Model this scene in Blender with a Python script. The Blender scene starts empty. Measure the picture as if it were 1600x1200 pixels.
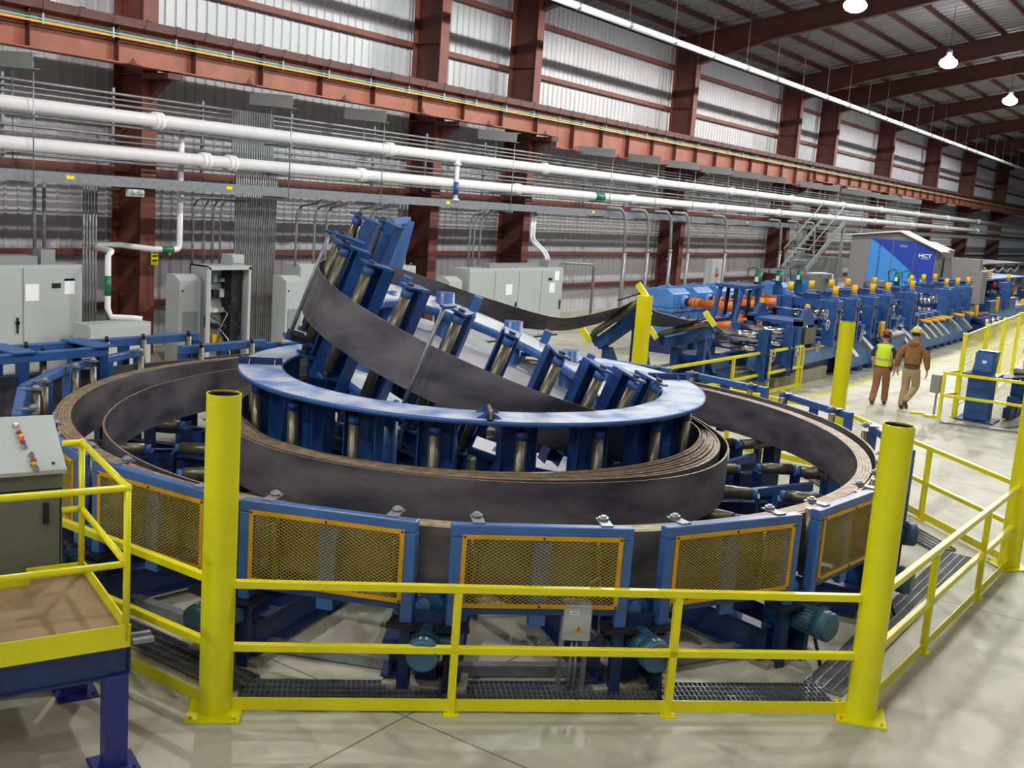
import bpy, math, random
from math import sin, cos, pi, radians as rad
from mathutils import Vector as V, Matrix

random.seed(7)
SC = bpy.context.scene
COL = SC.collection

# ------------------------------------------------------------------ camera
cam_d = bpy.data.cameras.new('camera')
cam = bpy.data.objects.new('camera', cam_d)
COL.objects.link(cam)
_r = V((0.56953704, -0.81875161, 0.07261787)); _u = V((0.09682728, 0.15456041, 0.98322711)); _w = V((0.81624263, 0.55295287, -0.16730537))
_m = Matrix((_r, _u, -_w)).transposed().to_4x4()
_m.translation = V((0, 0, 4.0))
cam.matrix_world = _m
cam_d.sensor_fit = 'HORIZONTAL'
cam_d.sensor_width = 36.0
cam_d.lens = 1680.1 / 1600 * 36.0
cam_d.clip_end = 400
SC.camera = cam

# ------------------------------------------------------------------ exposure, world
SC.view_settings.view_transform = 'Standard'
SC.view_settings.look = 'None'
SC.view_settings.gamma = 1
SC.view_settings.use_curve_mapping = False
SC.view_settings.exposure = 0.85
wd = bpy.data.worlds.new('hall_ambient'); SC.world = wd
wd.use_nodes = True
wd.node_tree.nodes['Background'].inputs[0].default_value = (0.80, 0.82, 1.0, 1)
wd.node_tree.nodes['Background'].inputs[1].default_value = 0.09
LAMP_POWER = 1900.0
LAMP_X = [-14.2, -2.0, 10.2, 22.4, 34.6, 46.8, 59.8, 72.0, 84.0]
LAMP_Z = 10.8

# ------------------------------------------------------------------ materials
MATS = {}
def mat(name, col, rough=0.5, metal=0.0, var=0.0, scale=6.0, bump=0.0, col2=None, detail=4.0, stretch=None, lo=0.35, hi=0.65, emit=0.0):
    if name in MATS: return MATS[name]
    m = bpy.data.materials.new(name); m.use_nodes = True
    nt = m.node_tree; b = nt.nodes['Principled BSDF']
    b.inputs['Base Color'].default_value = (*col, 1)
    b.inputs['Roughness'].default_value = rough
    b.inputs['Metallic'].default_value = metal
    if emit:
        b.inputs['Emission Color'].default_value = (*col, 1); b.inputs['Emission Strength'].default_value = emit
    if var or col2 or bump:
        tc = nt.nodes.new('ShaderNodeTexCoord'); mp = nt.nodes.new('ShaderNodeMapping')
        nt.links.new(tc.outputs['Object'], mp.inputs['Vector'])
        if stretch: mp.inputs['Scale'].default_value = stretch
        n = nt.nodes.new('ShaderNodeTexNoise'); n.inputs['Scale'].default_value = scale; n.inputs['Detail'].default_value = detail
        nt.links.new(mp.outputs[0], n.inputs['Vector'])
        rp = nt.nodes.new('ShaderNodeMapRange'); rp.inputs[1].default_value = lo; rp.inputs[2].default_value = hi
        nt.links.new(n.outputs['Fac'], rp.inputs[0])
        mx = nt.nodes.new('ShaderNodeMix'); mx.data_type = 'RGBA'
        c2 = col2 if col2 else tuple(c * (1 - var) for c in col)
        mx.inputs[6].default_value = (*col, 1); mx.inputs[7].default_value = (*c2, 1)
        nt.links.new(rp.outputs[0], mx.inputs[0]); nt.links.new(mx.outputs[2], b.inputs['Base Color'])
        if bump:
            bp = nt.nodes.new('ShaderNodeBump'); bp.inputs['Strength'].default_value = bump; bp.inputs['Distance'].default_value = 0.02
            nt.links.new(n.outputs['Fac'], bp.inputs['Height']); nt.links.new(bp.outputs[0], b.inputs['Normal'])
    MATS[name] = m
    return m

def S(r, g, b):   # sRGB 0-255 to linear
    f = lambda c: ((c / 255 + 0.055) / 1.055) ** 2.4 if c > 10 else c / 255 / 12.92
    return (f(r), f(g), f(b))

BLUE = mat('blue_machine_paint', S(40, 84, 150), 0.38, 0.0, 0.30, 5)
BLUEL = mat('light_blue_paint', S(84, 134, 200), 0.42, 0.0, 0.2, 4)
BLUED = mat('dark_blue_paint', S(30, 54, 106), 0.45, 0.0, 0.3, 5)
PANEL = mat('panel_blue_paint', S(62, 106, 172), 0.35, 0.0, 0.18, 3)
DUSTY = mat('dust_covered_blue_plate', S(112, 146, 208), 0.6, 0.0, 0, 2.6, 0, col2=S(205, 211, 228), detail=10, lo=0.34, hi=0.58)
WHITEPLATE = mat('dusty_pale_plate', S(206, 206, 210), 0.6, 0.0, 0, 2.2, 0, col2=S(186, 188, 198), detail=6)
YEL = mat('yellow_safety_paint', S(242, 232, 12), 0.32, 0.0, 0.10, 2)
YELP = mat('yellow_pipe_paint', S(236, 230, 10), 0.36, 0.0, 0.12, 1.5)
YELG = mat('guard_yellow_paint', S(226, 166, 10), 0.45, 0.0, 0.15, 6)
YELO = mat('orange_yellow_paint', S(240, 180, 20), 0.4, 0, 0.1, 6)
ORANGE = mat('orange_shaft_paint', S(216, 112, 44), 0.35, 0, 0.12, 5)
STRIP = mat('mill_scale_steel', S(122, 117, 121), 0.42, 0.25, 0, 1.1, 0.0, col2=S(70, 68, 77), detail=9, stretch=(1, 1, 3.2), lo=0.36, hi=0.66)  # stretched dark mottling over the scale also imitates wavy reflections
EDGE = mat('sheared_strip_edge', S(176, 150, 118), 0.5, 0.15, 0, 14, 0, col2=S(126, 106, 84), detail=4)
ROLLER = mat('worn_steel_roller', S(128, 122, 106), 0.36, 0.7, 0.3, 10, 0)
CHROME = mat('polished_steel', S(225, 225, 228), 0.14, 0.95, 0.2, 6)
GALV = mat('galvanized_steel', S(150, 154, 160), 0.42, 0.55, 0.22, 12)
CONDUIT = mat('grey_conduit', S(150, 152, 156), 0.4, 0.35, 0.15, 8)
RUST = mat('rust_red_primer', S(158, 92, 70), 0.55, 0.0, 0.22, 2.0)
RUSTM = mat('red_brown_primer', S(124, 66, 54), 0.6, 0.0, 0.25, 2.0)
RUSTD = mat('dark_red_primer_and_web_shade', S(90, 46, 42), 0.6, 0.0, 0.25, 2.0)
WPIPE = mat('white_insulated_pipe', S(232, 232, 236), 0.4, 0, 0.05, 3)
CAB = mat('light_grey_enamel', S(178, 182, 184), 0.42, 0, 0.04, 1.5)
CABD = mat('mid_grey_enamel', S(140, 144, 146), 0.45, 0, 0.05, 1.5)
BLACK = mat('black_rubber', S(24, 24, 28), 0.55)
DARK = mat('dark_steel', S(46, 46, 54), 0.5, 0.4, 0.3, 6)
PAPER = mat('white_paper', S(240, 242, 248), 0.6)
GREEN = mat('green_paint', S(18, 110, 78), 0.4)
TEAL = mat('teal_motor_paint', S(60, 102, 128), 0.4, 0.1, 0.15, 6)
RED = mat('red_plastic', S(190, 30, 34), 0.4)
CONC = mat('concrete_block', S(168, 162, 142), 0.8, 0, 0.2, 3, 0.2)
WOOD = mat('plywood_deck', S(150, 122, 92), 0.6, 0, 0.25, 2.5)
CLAD = mat('pale_wall_cladding', S(192, 192, 198), 0.4, 0.0, 0.08, 0.6)
ROOFM = mat('grey_roof_deck', S(150, 150, 152), 0.5, 0.2, 0.15, 0.5)
SKIN = mat('skin', S(196, 144, 120), 0.55)

# ------------------------------------------------------------------ mesh builder
class MB:
    def __init__(s): s.v = []; s.f = []; s.sm = []; s.mi = []; s.cur = 0
    def add(s, vs, fs, smooth=False):
        o = len(s.v); s.v += [V(p) for p in vs]
        for f in fs: s.f.append([i + o for i in f]); s.sm.append(smooth); s.mi.append(s.cur)
        return s
    def hexa(s, c):  # 8 corners: bottom 4 ccw, top 4
        return s.add(c, [(3, 2, 1, 0), (4, 5, 6, 7), (0, 1, 5, 4), (1, 2, 6, 5), (2, 3, 7, 6), (3, 0, 4, 7)])
    def box(s, x0, x1, y0, y1, z0, z1, M=None):
        c = [V((x0, y0, z0)), V((x1, y0, z0)), V((x1, y1, z0)), V((x0, y1, z0)), V((x0, y0, z1)), V((x1, y0, z1)), V((x1, y1, z1)), V((x0, y1, z1))]
        if M: c = [M @ p for p in c]
        return s.hexa(c)
    def cb(s, c, size, M=None):
        x, y, z = c; a, b, d = size
        return s.box(x - a / 2, x + a / 2, y - b / 2, y + b / 2, z - d / 2, z + d / 2, M)
    def beam(s, p, q, w, h, up=(0, 0, 1)):
        p = V(p); q = V(q); d = (q - p).normalized(); up = V(up)
        if abs(d.dot(up)) > .98: up = V((1, 0, 0))
        sd = d.cross(up).normalized(); u = sd.cross(d)
        a = sd * w / 2; b = u * h / 2
        return s.hexa([p - a - b, p + a - b, q + a - b, q - a - b, p - a + b, p + a + b, q + a + b, q - a + b])
    def ibeam(s, p, q, w, h, t=.02, up=(0, 0, 1)):
        p = V(p); q = V(q); d = (q - p).normalized(); upv = V(up); sd = d.cross(upv).normalized(); u = sd.cross(d)
        s.beam(p + u * (h / 2 - t / 2), q + u * (h / 2 - t / 2), w, t, up); s.beam(p - u * (h / 2 - t / 2), q - u * (h / 2 - t / 2), w, t, up)
        return s.beam(p, q, t, h - 2 * t, up)
    def chan(s, p, q, w, h, t=.012, side=1, up=(0, 0, 1)):
        p = V(p); q = V(q); d = (q - p).normalized(); upv = V(up); sd = d.cross(upv).normalized(); u = sd.cross(d)
        s.beam(p + u * (h / 2 - t / 2), q + u * (h / 2 - t / 2), w, t, up); s.beam(p - u * (h / 2 - t / 2), q - u * (h / 2 - t / 2), w, t, up)
        o = sd * side * (w / 2 - t / 2)
        return s.beam(p + o, q + o, t, h - 2 * t, up)
    def tube(s, p, q, r, r2=None, n=14, caps=True):
        p = V(p); q = V(q); r2 = r if r2 is None else r2
        d = (q - p).normalized(); a = d.orthogonal().normalized(); b = d.cross(a)
        o = len(s.v)
        for c, rr in ((p, r), (q, r2)):
            for i in range(n): t = 2 * pi * i / n; s.v.append(c + (a * cos(t) + b * sin(t)) * rr)
        for i in range(n):
            j = (i + 1) % n; s.f.append([o + i, o + j, o + n + j, o + n + i]); s.sm.append(True); s.mi.append(s.cur)
        if caps:
            s.f.append([o + i for i in range(n)][::-1]); s.f.append([o + n + i for i in range(n)]); s.sm += [False, False]; s.mi += [s.cur, s.cur]
        return s
    def steps(s, p, d, prof, n=16):  # stepped solid along d: list of (dist, radius)
        p = V(p); d = V(d).normalized()
        for (a, ra), (b, rb) in zip(prof, prof[1:]):
            if b - a > 1e-5: s.tube(p + d * a, p + d * b, ra, rb, n)
        return s
    def path(s, pts, r, n=8):
        pts = [V(p) for p in pts]; o = len(s.v); N = len(pts)
        a = None
        for k, p in enumerate(pts):
            d = (pts[min(k + 1, N - 1)] - pts[max(k - 1, 0)]).normalized()
            if a is None: a = d.orthogonal().normalized()
            a = (a - d * a.dot(d)).normalized(); b = d.cross(a)
            for i in range(n): t = 2 * pi * i / n; s.v.append(p + (a * cos(t) + b * sin(t)) * r)
        for k in range(N - 1):
            for i in range(n):
                j = (i + 1) % n; s.f.append([o + k * n + i, o + k * n + j, o + (k + 1) * n + j, o + (k + 1) * n + i]); s.sm.append(True); s.mi.append(s.cur)
        s.f.append([o + i for i in range(n)][::-1]); s.f.append([o + (N - 1) * n + i for i in range(n)]); s.sm += [False, False]; s.mi += [s.cur] * 2
        return s
    def ring(s, c, r0, r1, z0, z1, n=96, a0=0, a1=2 * pi, F=None):
        F = F or (lambda p: p); full = abs(a1 - a0 - 2 * pi) < 1e-6; o = len(s.v); N = n if full else n + 1
        for i in range(N):
            t = a0 + (a1 - a0) * i / n
            for r, z in ((r0, z0), (r1, z0), (r1, z1), (r0, z1)): s.v.append(F(V((c[0] + r * cos(t), c[1] + r * sin(t), z))))
        for i in range(n):
            j = (i + 1) % N
            for k in range(4):
                m = (k + 1) % 4; s.f.append([o + 4 * i + k, o + 4 * i + m, o + 4 * j + m, o + 4 * j + k][::-1] if k % 2 == 0 else [o + 4 * i + k, o + 4 * j + k, o + 4 * j + m, o + 4 * i + m]); s.sm.append(k % 2 == 1); s.mi.append(s.cur)
        if not full: s.f += [[o, o + 1, o + 2, o + 3], [o + 4 * n + i for i in (3, 2, 1, 0)]]; s.sm += [False, False]; s.mi += [s.cur] * 2
        return s
    def prism(s, poly, f0, f1):
        n = len(poly); a = [f0(*p) for p in poly]; b = [f1(*p) for p in poly]
        return s.add(a + b, [list(range(n))[::-1], list(range(n, 2 * n))] + [[i, (i + 1) % n, n + (i + 1) % n, n + i] for i in range(n)])
    def prism_y(s, poly, y0, y1):   # poly in x,z
        return s.prism(poly, lambda x, z: V((x, y0, z)), lambda x, z: V((x, y1, z)))
    def prism_x(s, poly, x0, x1):   # poly in y,z
        return s.prism(poly, lambda y, z: V((x0, y, z)), lambda y, z: V((x1, y, z)))
    def prism_z(s, poly, z0, z1):
        return s.prism(poly, lambda x, y: V((x, y, z0)), lambda x, y: V((x, y, z1)))
    def sph(s, c, r, sc=(1, 1, 1), n=16, m=10, z0=-1.0, M=None):
        c = V(c); o = len(s.v); t0 = math.asin(max(-1, min(1, z0)))
        for j in range(m + 1):
            ph = t0 + (pi / 2 - t0) * j / m
            for i in range(n):
                t = 2 * pi * i / n; p = V((cos(ph) * cos(t) * r * sc[0], cos(ph) * sin(t) * r * sc[1], sin(ph) * r * sc[2]))
                s.v.append(c + (M @ p if M else p))
        for j in range(m):
            for i in range(n):
                k = (i + 1) % n; s.f.append([o + j * n + i, o + j * n + k, o + (j + 1) * n + k, o + (j + 1) * n + i]); s.sm.append(True); s.mi.append(s.cur)
        s.f.append([o + i for i in range(n)][::-1]); s.sm.append(False); s.mi.append(s.cur)
        return s
    def xf(s, M): s.v = [M @ p for p in s.v]; return s

RM = {}   # world matrices of roots and parts
def tag(o, label=None, cat=None, group=None, kind=None):
    if label: o['label'] = label
    if cat: o['category'] = cat
    if group: o['group'] = group
    if kind: o['kind'] = kind
    return o
def thing(name, loc=(0, 0, 0), label=None, cat=None, group=None, rz=0.0):
    o = bpy.data.objects.new(name, None); o.empty_display_size = .2; COL.objects.link(o)
    o.location = loc; o.rotation_euler = (0, 0, rz)
    RM[o] = Matrix.Translation(V(loc)) @ Matrix.Rotation(rz, 4, 'Z')
    return tag(o, label, cat, group)
KEEP = ('cross_bars', 'long_bars', 'guard_mesh', 'wire_mesh', 'vent_slots', 'marking', 'cooling_fin', 'lettering', 'tag_lettering')
def pieces(mb):
    """split a builder into its far-apart pieces (loose islands nearer than half the larger one's size stay together)"""
    n = len(mb.v); par = list(range(n))
    def find(a):
        while par[a] != a: par[a] = par[par[a]]; a = par[a]
        return a
    for f in mb.f:
        r = find(f[0])
        for i in f[1:]: par[find(i)] = r
    isl = {}
    for i in range(n): isl.setdefault(find(i), []).append(i)
    keys = list(isl)
    if len(keys) < 2 or len(keys) > 400: return [mb]
    bx = []
    for k in keys:
        P = [mb.v[i] for i in isl[k]]
        lo = [min(p[a] for p in P) for a in range(3)]; hi = [max(p[a] for p in P) for a in range(3)]; bx.append((lo, hi, max(hi[a] - lo[a] for a in range(3))))
    g = list(range(len(keys)))
    def fg(a):
        while g[a] != a: g[a] = g[g[a]]; a = g[a]
        return a
    for i in range(len(keys)):
        for j in range(i + 1, len(keys)):
            a, b = bx[i], bx[j]
            d = math.sqrt(sum(max(0, a[0][q] - b[1][q], b[0][q] - a[1][q]) ** 2 for q in range(3)))
            if d <= max(.02, .5 * max(a[2], b[2])): g[fg(j)] = fg(i)
    roots = sorted({fg(i) for i in range(len(keys))})
    if len(roots) < 2: return [mb]
    rt = {}
    for ki, k in enumerate(keys):
        for i in isl[k]: rt[i] = fg(ki)
    out = {r: MB() for r in roots}; new = {}
    for i in range(n): o = out[rt[i]]; new[i] = len(o.v); o.v.append(mb.v[i])
    for f, s, q in zip(mb.f, mb.sm, mb.mi): o = out[rt[f[0]]]; o.f.append([new[i] for i in f]); o.sm.append(s); o.mi.append(q)
    return [out[r] for r in roots]
def obj(name, mb, m, parent=None, bevel=0, local=False, label=None):
    """link one mesh; vertices are given in world space unless local; far-apart pieces become parts of their own"""
    if parent is not None and name not in KEEP:
        ps = pieces(mb)
        if len(ps) > 1:
            r = [obj1(name, q, m, parent, bevel, local, label) for q in ps]; return r[0]
    return obj1(name, mb, m, parent, bevel, local, label)
def obj1(name, mb, m, parent=None, bevel=0, local=False, label=None):
    me = bpy.data.meshes.new(name)
    vs = mb.v
    if parent is not None and not local:
        inv = RM[parent].inverted(); vs = [inv @ p for p in vs]
    org = V((0, 0, 0))
    if parent is None and vs:   # origin at the base centre
        xs = [p.x for p in vs]; ys = [p.y for p in vs]; zs = [p.z for p in vs]
        org = V(((min(xs) + max(xs)) / 2, (min(ys) + max(ys)) / 2, min(zs))); vs = [p - org for p in vs]
    me.from_pydata([tuple(p) for p in vs], [], mb.f)
    me.polygons.foreach_set('use_smooth', mb.sm)
    ms = m if isinstance(m, (list, tuple)) else [m]
    for q in ms: me.materials.append(q)
    if len(ms) > 1: me.polygons.foreach_set('material_index', mb.mi)
    me.update()
    o = bpy.data.objects.new(name, me); COL.objects.link(o); o.location = org
    if parent is not None: o.parent = parent; RM[o] = RM[parent]
    else: RM[o] = Matrix.Translation(org)
    if bevel:
        b = o.modifiers.new('bevel', 'BEVEL'); b.width = bevel; b.segments = 2; b.limit_method = 'ANGLE'; b.angle_limit = rad(50)
    if label: o['label'] = label
    return o
def struct(name, mb, m):
    o = obj(name, mb, m); o['kind'] = 'structure'; return o
def copy_thing(src, loc, rz=None, label=None, group=None):
    c = src.copy(); COL.objects.link(c); c.location = loc
    if rz is not None: c.rotation_euler = (0, 0, rz)
    if label: c['label'] = label
    if group: c['group'] = group
    def kids(a, b):
        for ch in list(a.children):
            d = ch.copy(); COL.objects.link(d); d.parent = b; kids(ch, d)
    kids(src, c)
    RM[c] = Matrix.Translation(V(loc)) @ Matrix.Rotation(c.rotation_euler.z, 4, 'Z')
    return c
def text_mesh(txt, size, depth=.002):
    """letters as a flat mesh in the local xy plane, centred"""
    cu = bpy.data.curves.new('letters', 'FONT'); cu.body = txt; cu.size = size; cu.align_x = 'CENTER'; cu.align_y = 'CENTER'; cu.extrude = depth; cu.offset = size * .02
    to = bpy.data.objects.new('letters', cu); COL.objects.link(to)
    dg = bpy.context.evaluated_depsgraph_get(); me = bpy.data.meshes.new_from_object(to.evaluated_get(dg))
    mb = MB(); mb.add([v.co.copy() for v in me.vertices], [list(p.vertices) for p in me.polygons])
    bpy.data.objects.remove(to); bpy.data.curves.remove(cu); bpy.data.meshes.remove(me)
    return mb
def frame(o, x, y):   # matrix from local xy(z) to world: local x -> x dir, local y -> y dir
    x = V(x).normalized(); y = V(y).normalized(); z = x.cross(y)
    m = Matrix((x, y, z)).transposed().to_4x4(); m.translation = V(o); return m

# ================================================================== SETTING
def floor_material():
    m = bpy.data.materials.new('sealed_concrete_floor'); m.use_nodes = True; nt = m.node_tree; L = nt.links
    b = nt.nodes['Principled BSDF']; b.inputs['Roughness'].default_value = .55
    tc = nt.nodes.new('ShaderNodeTexCoord')
    def noise(sc, det, off=(0, 0, 0), st=(1, 1, 1), dist=0.0):
        mp = nt.nodes.new('ShaderNodeMapping'); mp.inputs['Location'].default_value = off; mp.inputs['Scale'].default_value = st
        L.new(tc.outputs['Object'], mp.inputs[0]); n = nt.nodes.new('ShaderNodeTexNoise'); n.inputs['Scale'].default_value = sc; n.inputs['Detail'].default_value = det
        n.inputs['Distortion'].default_value = dist; L.new(mp.outputs[0], n.inputs[0]); return n.outputs['Fac']
    def ramp(f, a, c):
        r = nt.nodes.new('ShaderNodeMapRange'); r.inputs[1].default_value = a; r.inputs[2].default_value = c; L.new(f, r.inputs[0]); return r.outputs[0]
    def mix(f, a, c, k=None):
        x = nt.nodes.new('ShaderNodeMix'); x.data_type = 'RGBA'
        if isinstance(f, float): x.inputs[0].default_value = f
        else: L.new(f, x.inputs[0])
        for i, q in ((6, a), (7, c)):
            if isinstance(q, tuple): x.inputs[i].default_value = (*q, 1)
            else: L.new(q, x.inputs[i])
        if k: x.blend_type = k
        return x.outputs[2]
    c = mix(ramp(noise(.35, 6), .35, .65), S(200, 197, 180), S(182, 179, 160))
    c = mix(ramp(noise(1.7, 8, (5, 3, 0)), .50, .72), c, S(160, 156, 140))
    c = mix(ramp(noise(.5, 5, (15, 8, 0), (.25, 2.2, 1), 1.0), .60, .70), c, S(156, 153, 138))
    # saw-cut joints every 6 m
    sx = nt.nodes.new('ShaderNodeSeparateXYZ'); L.new(tc.outputs['Object'], sx.inputs[0])
    def joint(o, off, per):
        a = nt.nodes.new('ShaderNodeMath'); a.operation = 'ADD'; a.inputs[1].default_value = off; L.new(o, a.inputs[0])
        p = nt.nodes.new('ShaderNodeMath'); p.operation = 'PINGPONG'; p.inputs[1].default_value = per / 2; L.new(a.outputs[0], p.inputs[0])
        q = nt.nodes.new('ShaderNodeMath'); q.operation = 'LESS_THAN'; q.inputs[1].default_value = .008; L.new(p.outputs[0], q.inputs[0]); return q.outputs[0]
    c = mix(joint(sx.outputs[0], 0.0, 6.1), c, S(110, 106, 96)); c = mix(joint(sx.outputs[1], 1.2, 6.1), c, S(110, 106, 96))
    L.new(c, b.inputs['Base Color'])
    return m

fb = MB(); fb.add([(-30, -30, 0), (140, -30, 0), (140, 22.2, 0), (-30, 22.2, 0)], [(0, 1, 2, 3)])
fl = bpy.data.meshes.new('floor'); fl.from_pydata([tuple(p) for p in fb.v], [], fb.f); fl.materials.append(floor_material())
flo = bpy.data.objects.new('floor', fl); COL.objects.link(flo); flo['kind'] = 'structure'

WY = 21.5          # inner face of the cladding
def roof_z(y): return 10.45 + .19 * (20.2 - y)
wb = MB()
x = -30.0
prof = [(0, 0), (.22, 0), (.245, .035), (.275, .035), (.30, 0)]
pts = []
while x < 140:
    for a, d in prof[:-1]: pts.append((x + a, WY - d))
    x += .30
o = len(wb.v)
for (a, b_) in pts: wb.v += [V((a, b_, 0)), V((a, b_, 11.4))]
for i in range(len(pts) - 1): wb.f.append([2 * i, 2 * i + 2, 2 * i + 3, 2 * i + 1]); wb.sm.append(False); wb.mi.append(0)
wb.box(-30, 140, WY + .01, WY + .12, 0, 11.4)
struct('wall_back', wb, CLAD)
wf = MB().box(140, 140.2, -30, WY, 0, 20); struct('wall_far', wf, CLAD)
for i, z in enumerate((1.0, 2.2, 4.05, 8.28, 9.98)):
    g = MB().chan((-30, WY - .14, z), (140, WY - .14, z), .2, .15, .012, 1); struct('trim_%d' % (i + 1), g, RUSTM)
# ceiling deck with ribs running up the slope, purlins under it
cb_ = MB(); x = -30.0
y0, y1 = 22.0, -30.0
rt = 1.06
pts = []
while x < 140:
    pts += [(x, 0), (x + .32, 0), (x + .36, -.05), (x + .46, -.05), (x + .5, 0)]; x += .6
for (a, d) in pts: cb_.v += [V((a, y0, roof_z(y0) + rt + d)), V((a, y1, roof_z(y1) + rt + d))]
for i in range(len(pts) - 1): cb_.f.append([2 * i, 2 * i + 1, 2 * i + 3, 2 * i + 2]); cb_.sm.append(False); cb_.mi.append(0)
struct('ceiling', cb_, ROOFM)
k = 20
yy = 20.6
while yy > -16:
    g = MB().chan((-30, yy, roof_z(yy) + rt - .13), (140, yy, roof_z(yy) + rt - .13), .09, .22, .01, 1); k += 1
    struct('trim_%d' % k, g, RUSTD); yy -= 1.35

# ================================================================== BUILDING STEEL
cols = [(15.1, 'wide rust-red building column beside the open electrical cabinet, yellow sign on its side'),
        (25.1, 'rust-red building column standing just right of the dense conduit drops, left of a close pair'),
        (30.0, 'rust-red building column behind the row of four pale cabinets, white pipe bend at its foot'),
        (41.8, 'rust-red building column rising behind the blue gearboxes and orange shafts'),
        (54.1, 'rust-red building column with a thin conduit climbing its upper part, first of a close pair'),
        (60.0, 'rust-red building column, second of the close pair in the middle of the far wall'),
        (71.0, 'rust-red building column above the left end of the grey and blue booth'),
        (83.0, 'rust-red building column beside the pale U-shaped conduit high on the far wall'),
        (95.0, 'rust-red building column two from the right edge, upper part against pale cladding'),
        (108.5, 'rust-red building column farthest to the right along the wall')]
for x, lb in cols:
    t = thing('building_column', (x, 20.7, 0), lb, 'column', 'building columns along the back wall')
    z1 = 11.2
    obj('shaft', MB().box(x - .01, x + .01, 20.23, 21.2, 0, z1), RUSTD if x > 20 else RUSTM, t)  # darker web colour stands in for shade between the flanges
    obj('front_flange', MB().box(x - .19, x + .19, 20.2, 20.23, 0, z1), RUSTM, t); obj('back_flange', MB().box(x - .19, x + .19, 21.2, 21.23, 0, z1), RUSTM, t)
    m = MB()
    for zz in (2.2, 4.0, 6.1, 8.3): m.box(x - .18, x + .18, 20.24, 21.19, zz, zz + .02)
    m.box(x - .19, x + .19, 19.35, 20.2, 6.0 if x < 30.5 or x > 55 else 5.68, 6.12 if x < 30.5 or x > 55 else 5.78)
    m.prism_x([(20.2, 5.5), (20.2, 6.02), (19.4, 6.02)], x - .012, x + .012) if (x < 30.5 or x > 55) else m.prism_x([(20.2, 5.2), (20.2, 5.7), (19.4, 5.7)], x - .012, x + .012)
    obj('crane_bracket', m, RUSTD, t)
raf = [(30.0, 'dark red roof rafter nearest the camera, crossing the top edge of the photo'),
       (41.8, 'dark red roof rafter behind the top centre lamp'),
       (54.1, 'dark red roof rafter just beyond the second lamp, upper of a close pair'),
       (60.0, 'dark red roof rafter, lower of the close pair behind the second lamp'),
       (71.0, 'dark red roof rafter passing behind the lamp at the right edge'),
       (83.0, 'dark red roof rafter, third from the far end of the hall'),
       (95.0, 'dark red roof rafter, second from the far end of the hall'),
       (108.5, 'dark red roof rafter at the far end of the hall')]
for x, lb in raf:
    t = thing('roof_rafter', (x, 20.2, roof_z(20.2)), lb, 'rafter', 'roof rafters')
    a = V((x, 21.1, roof_z(21.1))); b = V((x, -25, roof_z(-25)))
    m = MB()
    m.prism_x([(21.1, roof_z(21.1) + .82), (20.2, roof_z(20.2) - .35), (17.0, roof_z(17.0)), (-25, roof_z(-25) + .1), (-25, roof_z(-25) + .82)], x - .012, x + .012)
    obj('web', m, RUSTD, t)
    m = MB(); m.beam(a + V((0, 0, .82)), b + V((0, 0, .82)), .3, .03); m.beam((x, 17, roof_z(17)), (x, -25, roof_z(-25) + .1), .3, .03); m.beam((x, 20.2, roof_z(20.2) - .35), (x, 17, roof_z(17)), .3, .03)
    obj('flange', m, RUSTD, t)

# crane runway beam in three lengths
def runway(x0, x1, zb, label):
    t = thing('crane_runway_beam', ((x0 + x1) / 2, 19.5, zb), label, 'crane beam', 'crane runway beam along the back wall')
    m = MB().ibeam((x0, 19.5, (zb + 6.9) / 2), (x1, 19.5, (zb + 6.9) / 2), .36, 6.9 - zb, .03); obj('beam', m, RUST, t)
    m = MB().chan((x0, 19.5, 6.93), (x1, 19.5, 6.93), .46, .10, .012); m.box(x0, x1, 19.46, 19.54, 6.98, 7.08); obj('crane_rail', m, RUSTD, t)
    m = MB(); xx = x0 + .8
    while xx < x1: m.box(xx - .006, xx + .006, 19.33, 19.49, zb + .03, 6.87); xx += 1.9
    obj('stiffener', m, RUSTD, t)
    m = MB(); xx = x0 + .6
    while xx < x1: m.box(xx - .12, xx + .12, 19.1, 19.35, zb - .02, zb + .0); m.prism_y([(xx - .1, zb), (xx + .1, zb), (xx, zb + .13)], 19.2, 19.22); xx += 3.05
    obj('clamp_plate', m, RUSTD, t)
runway(-8, 30.3, 6.15, 'rust-red crane runway beam, shallow left length above the big cabinets')
runway(30.32, 54.0, 5.80, 'rust-red crane runway beam, deeper middle length beginning at a stepped joint')
runway(54.02, 125, 6.15, 'rust-red crane runway beam, far right length receding to the end of the hall')
t = thing('conductor_rail', (25, 19.24, 6.6), 'teal and orange crane conductor bars running along the rust-red runway beam', 'conductor rail')
obj('upper_bar', MB().beam((-8, 19.24, 6.745), (125, 19.24, 6.745), .03, .03), BLACK, t, label='black conductor bar')
obj('teal_bar', MB().beam((-8, 19.24, 6.695), (125, 19.24, 6.695), .03, .03), mat('teal_bar_plastic', S(70, 170, 160), .4), t, label='teal conductor bar')
obj('orange_bar', MB().beam((-8, 19.24, 6.64), (125, 19.24, 6.64), .03, .035), mat('orange_bar_plastic', S(236, 160, 26), .4), t, label='orange conductor bar')
m = MB(); xx = 9.0
while xx < 70: m.box(xx - .02, xx + .02, 19.22, 19.36, 6.60, 6.80); xx += 1.5
obj('hanger', m, GALV, t)
m = MB(); xx = 9.0
while xx < 80: m.path([(xx, 19.3, 6.8), (xx, 19.2, 6.98), (xx + .02, 19.26, 7.06), (xx + .18, 19.3, 7.06)], .009, 5); xx += .75
obj('cable_hook', m, DARK, t)

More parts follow.
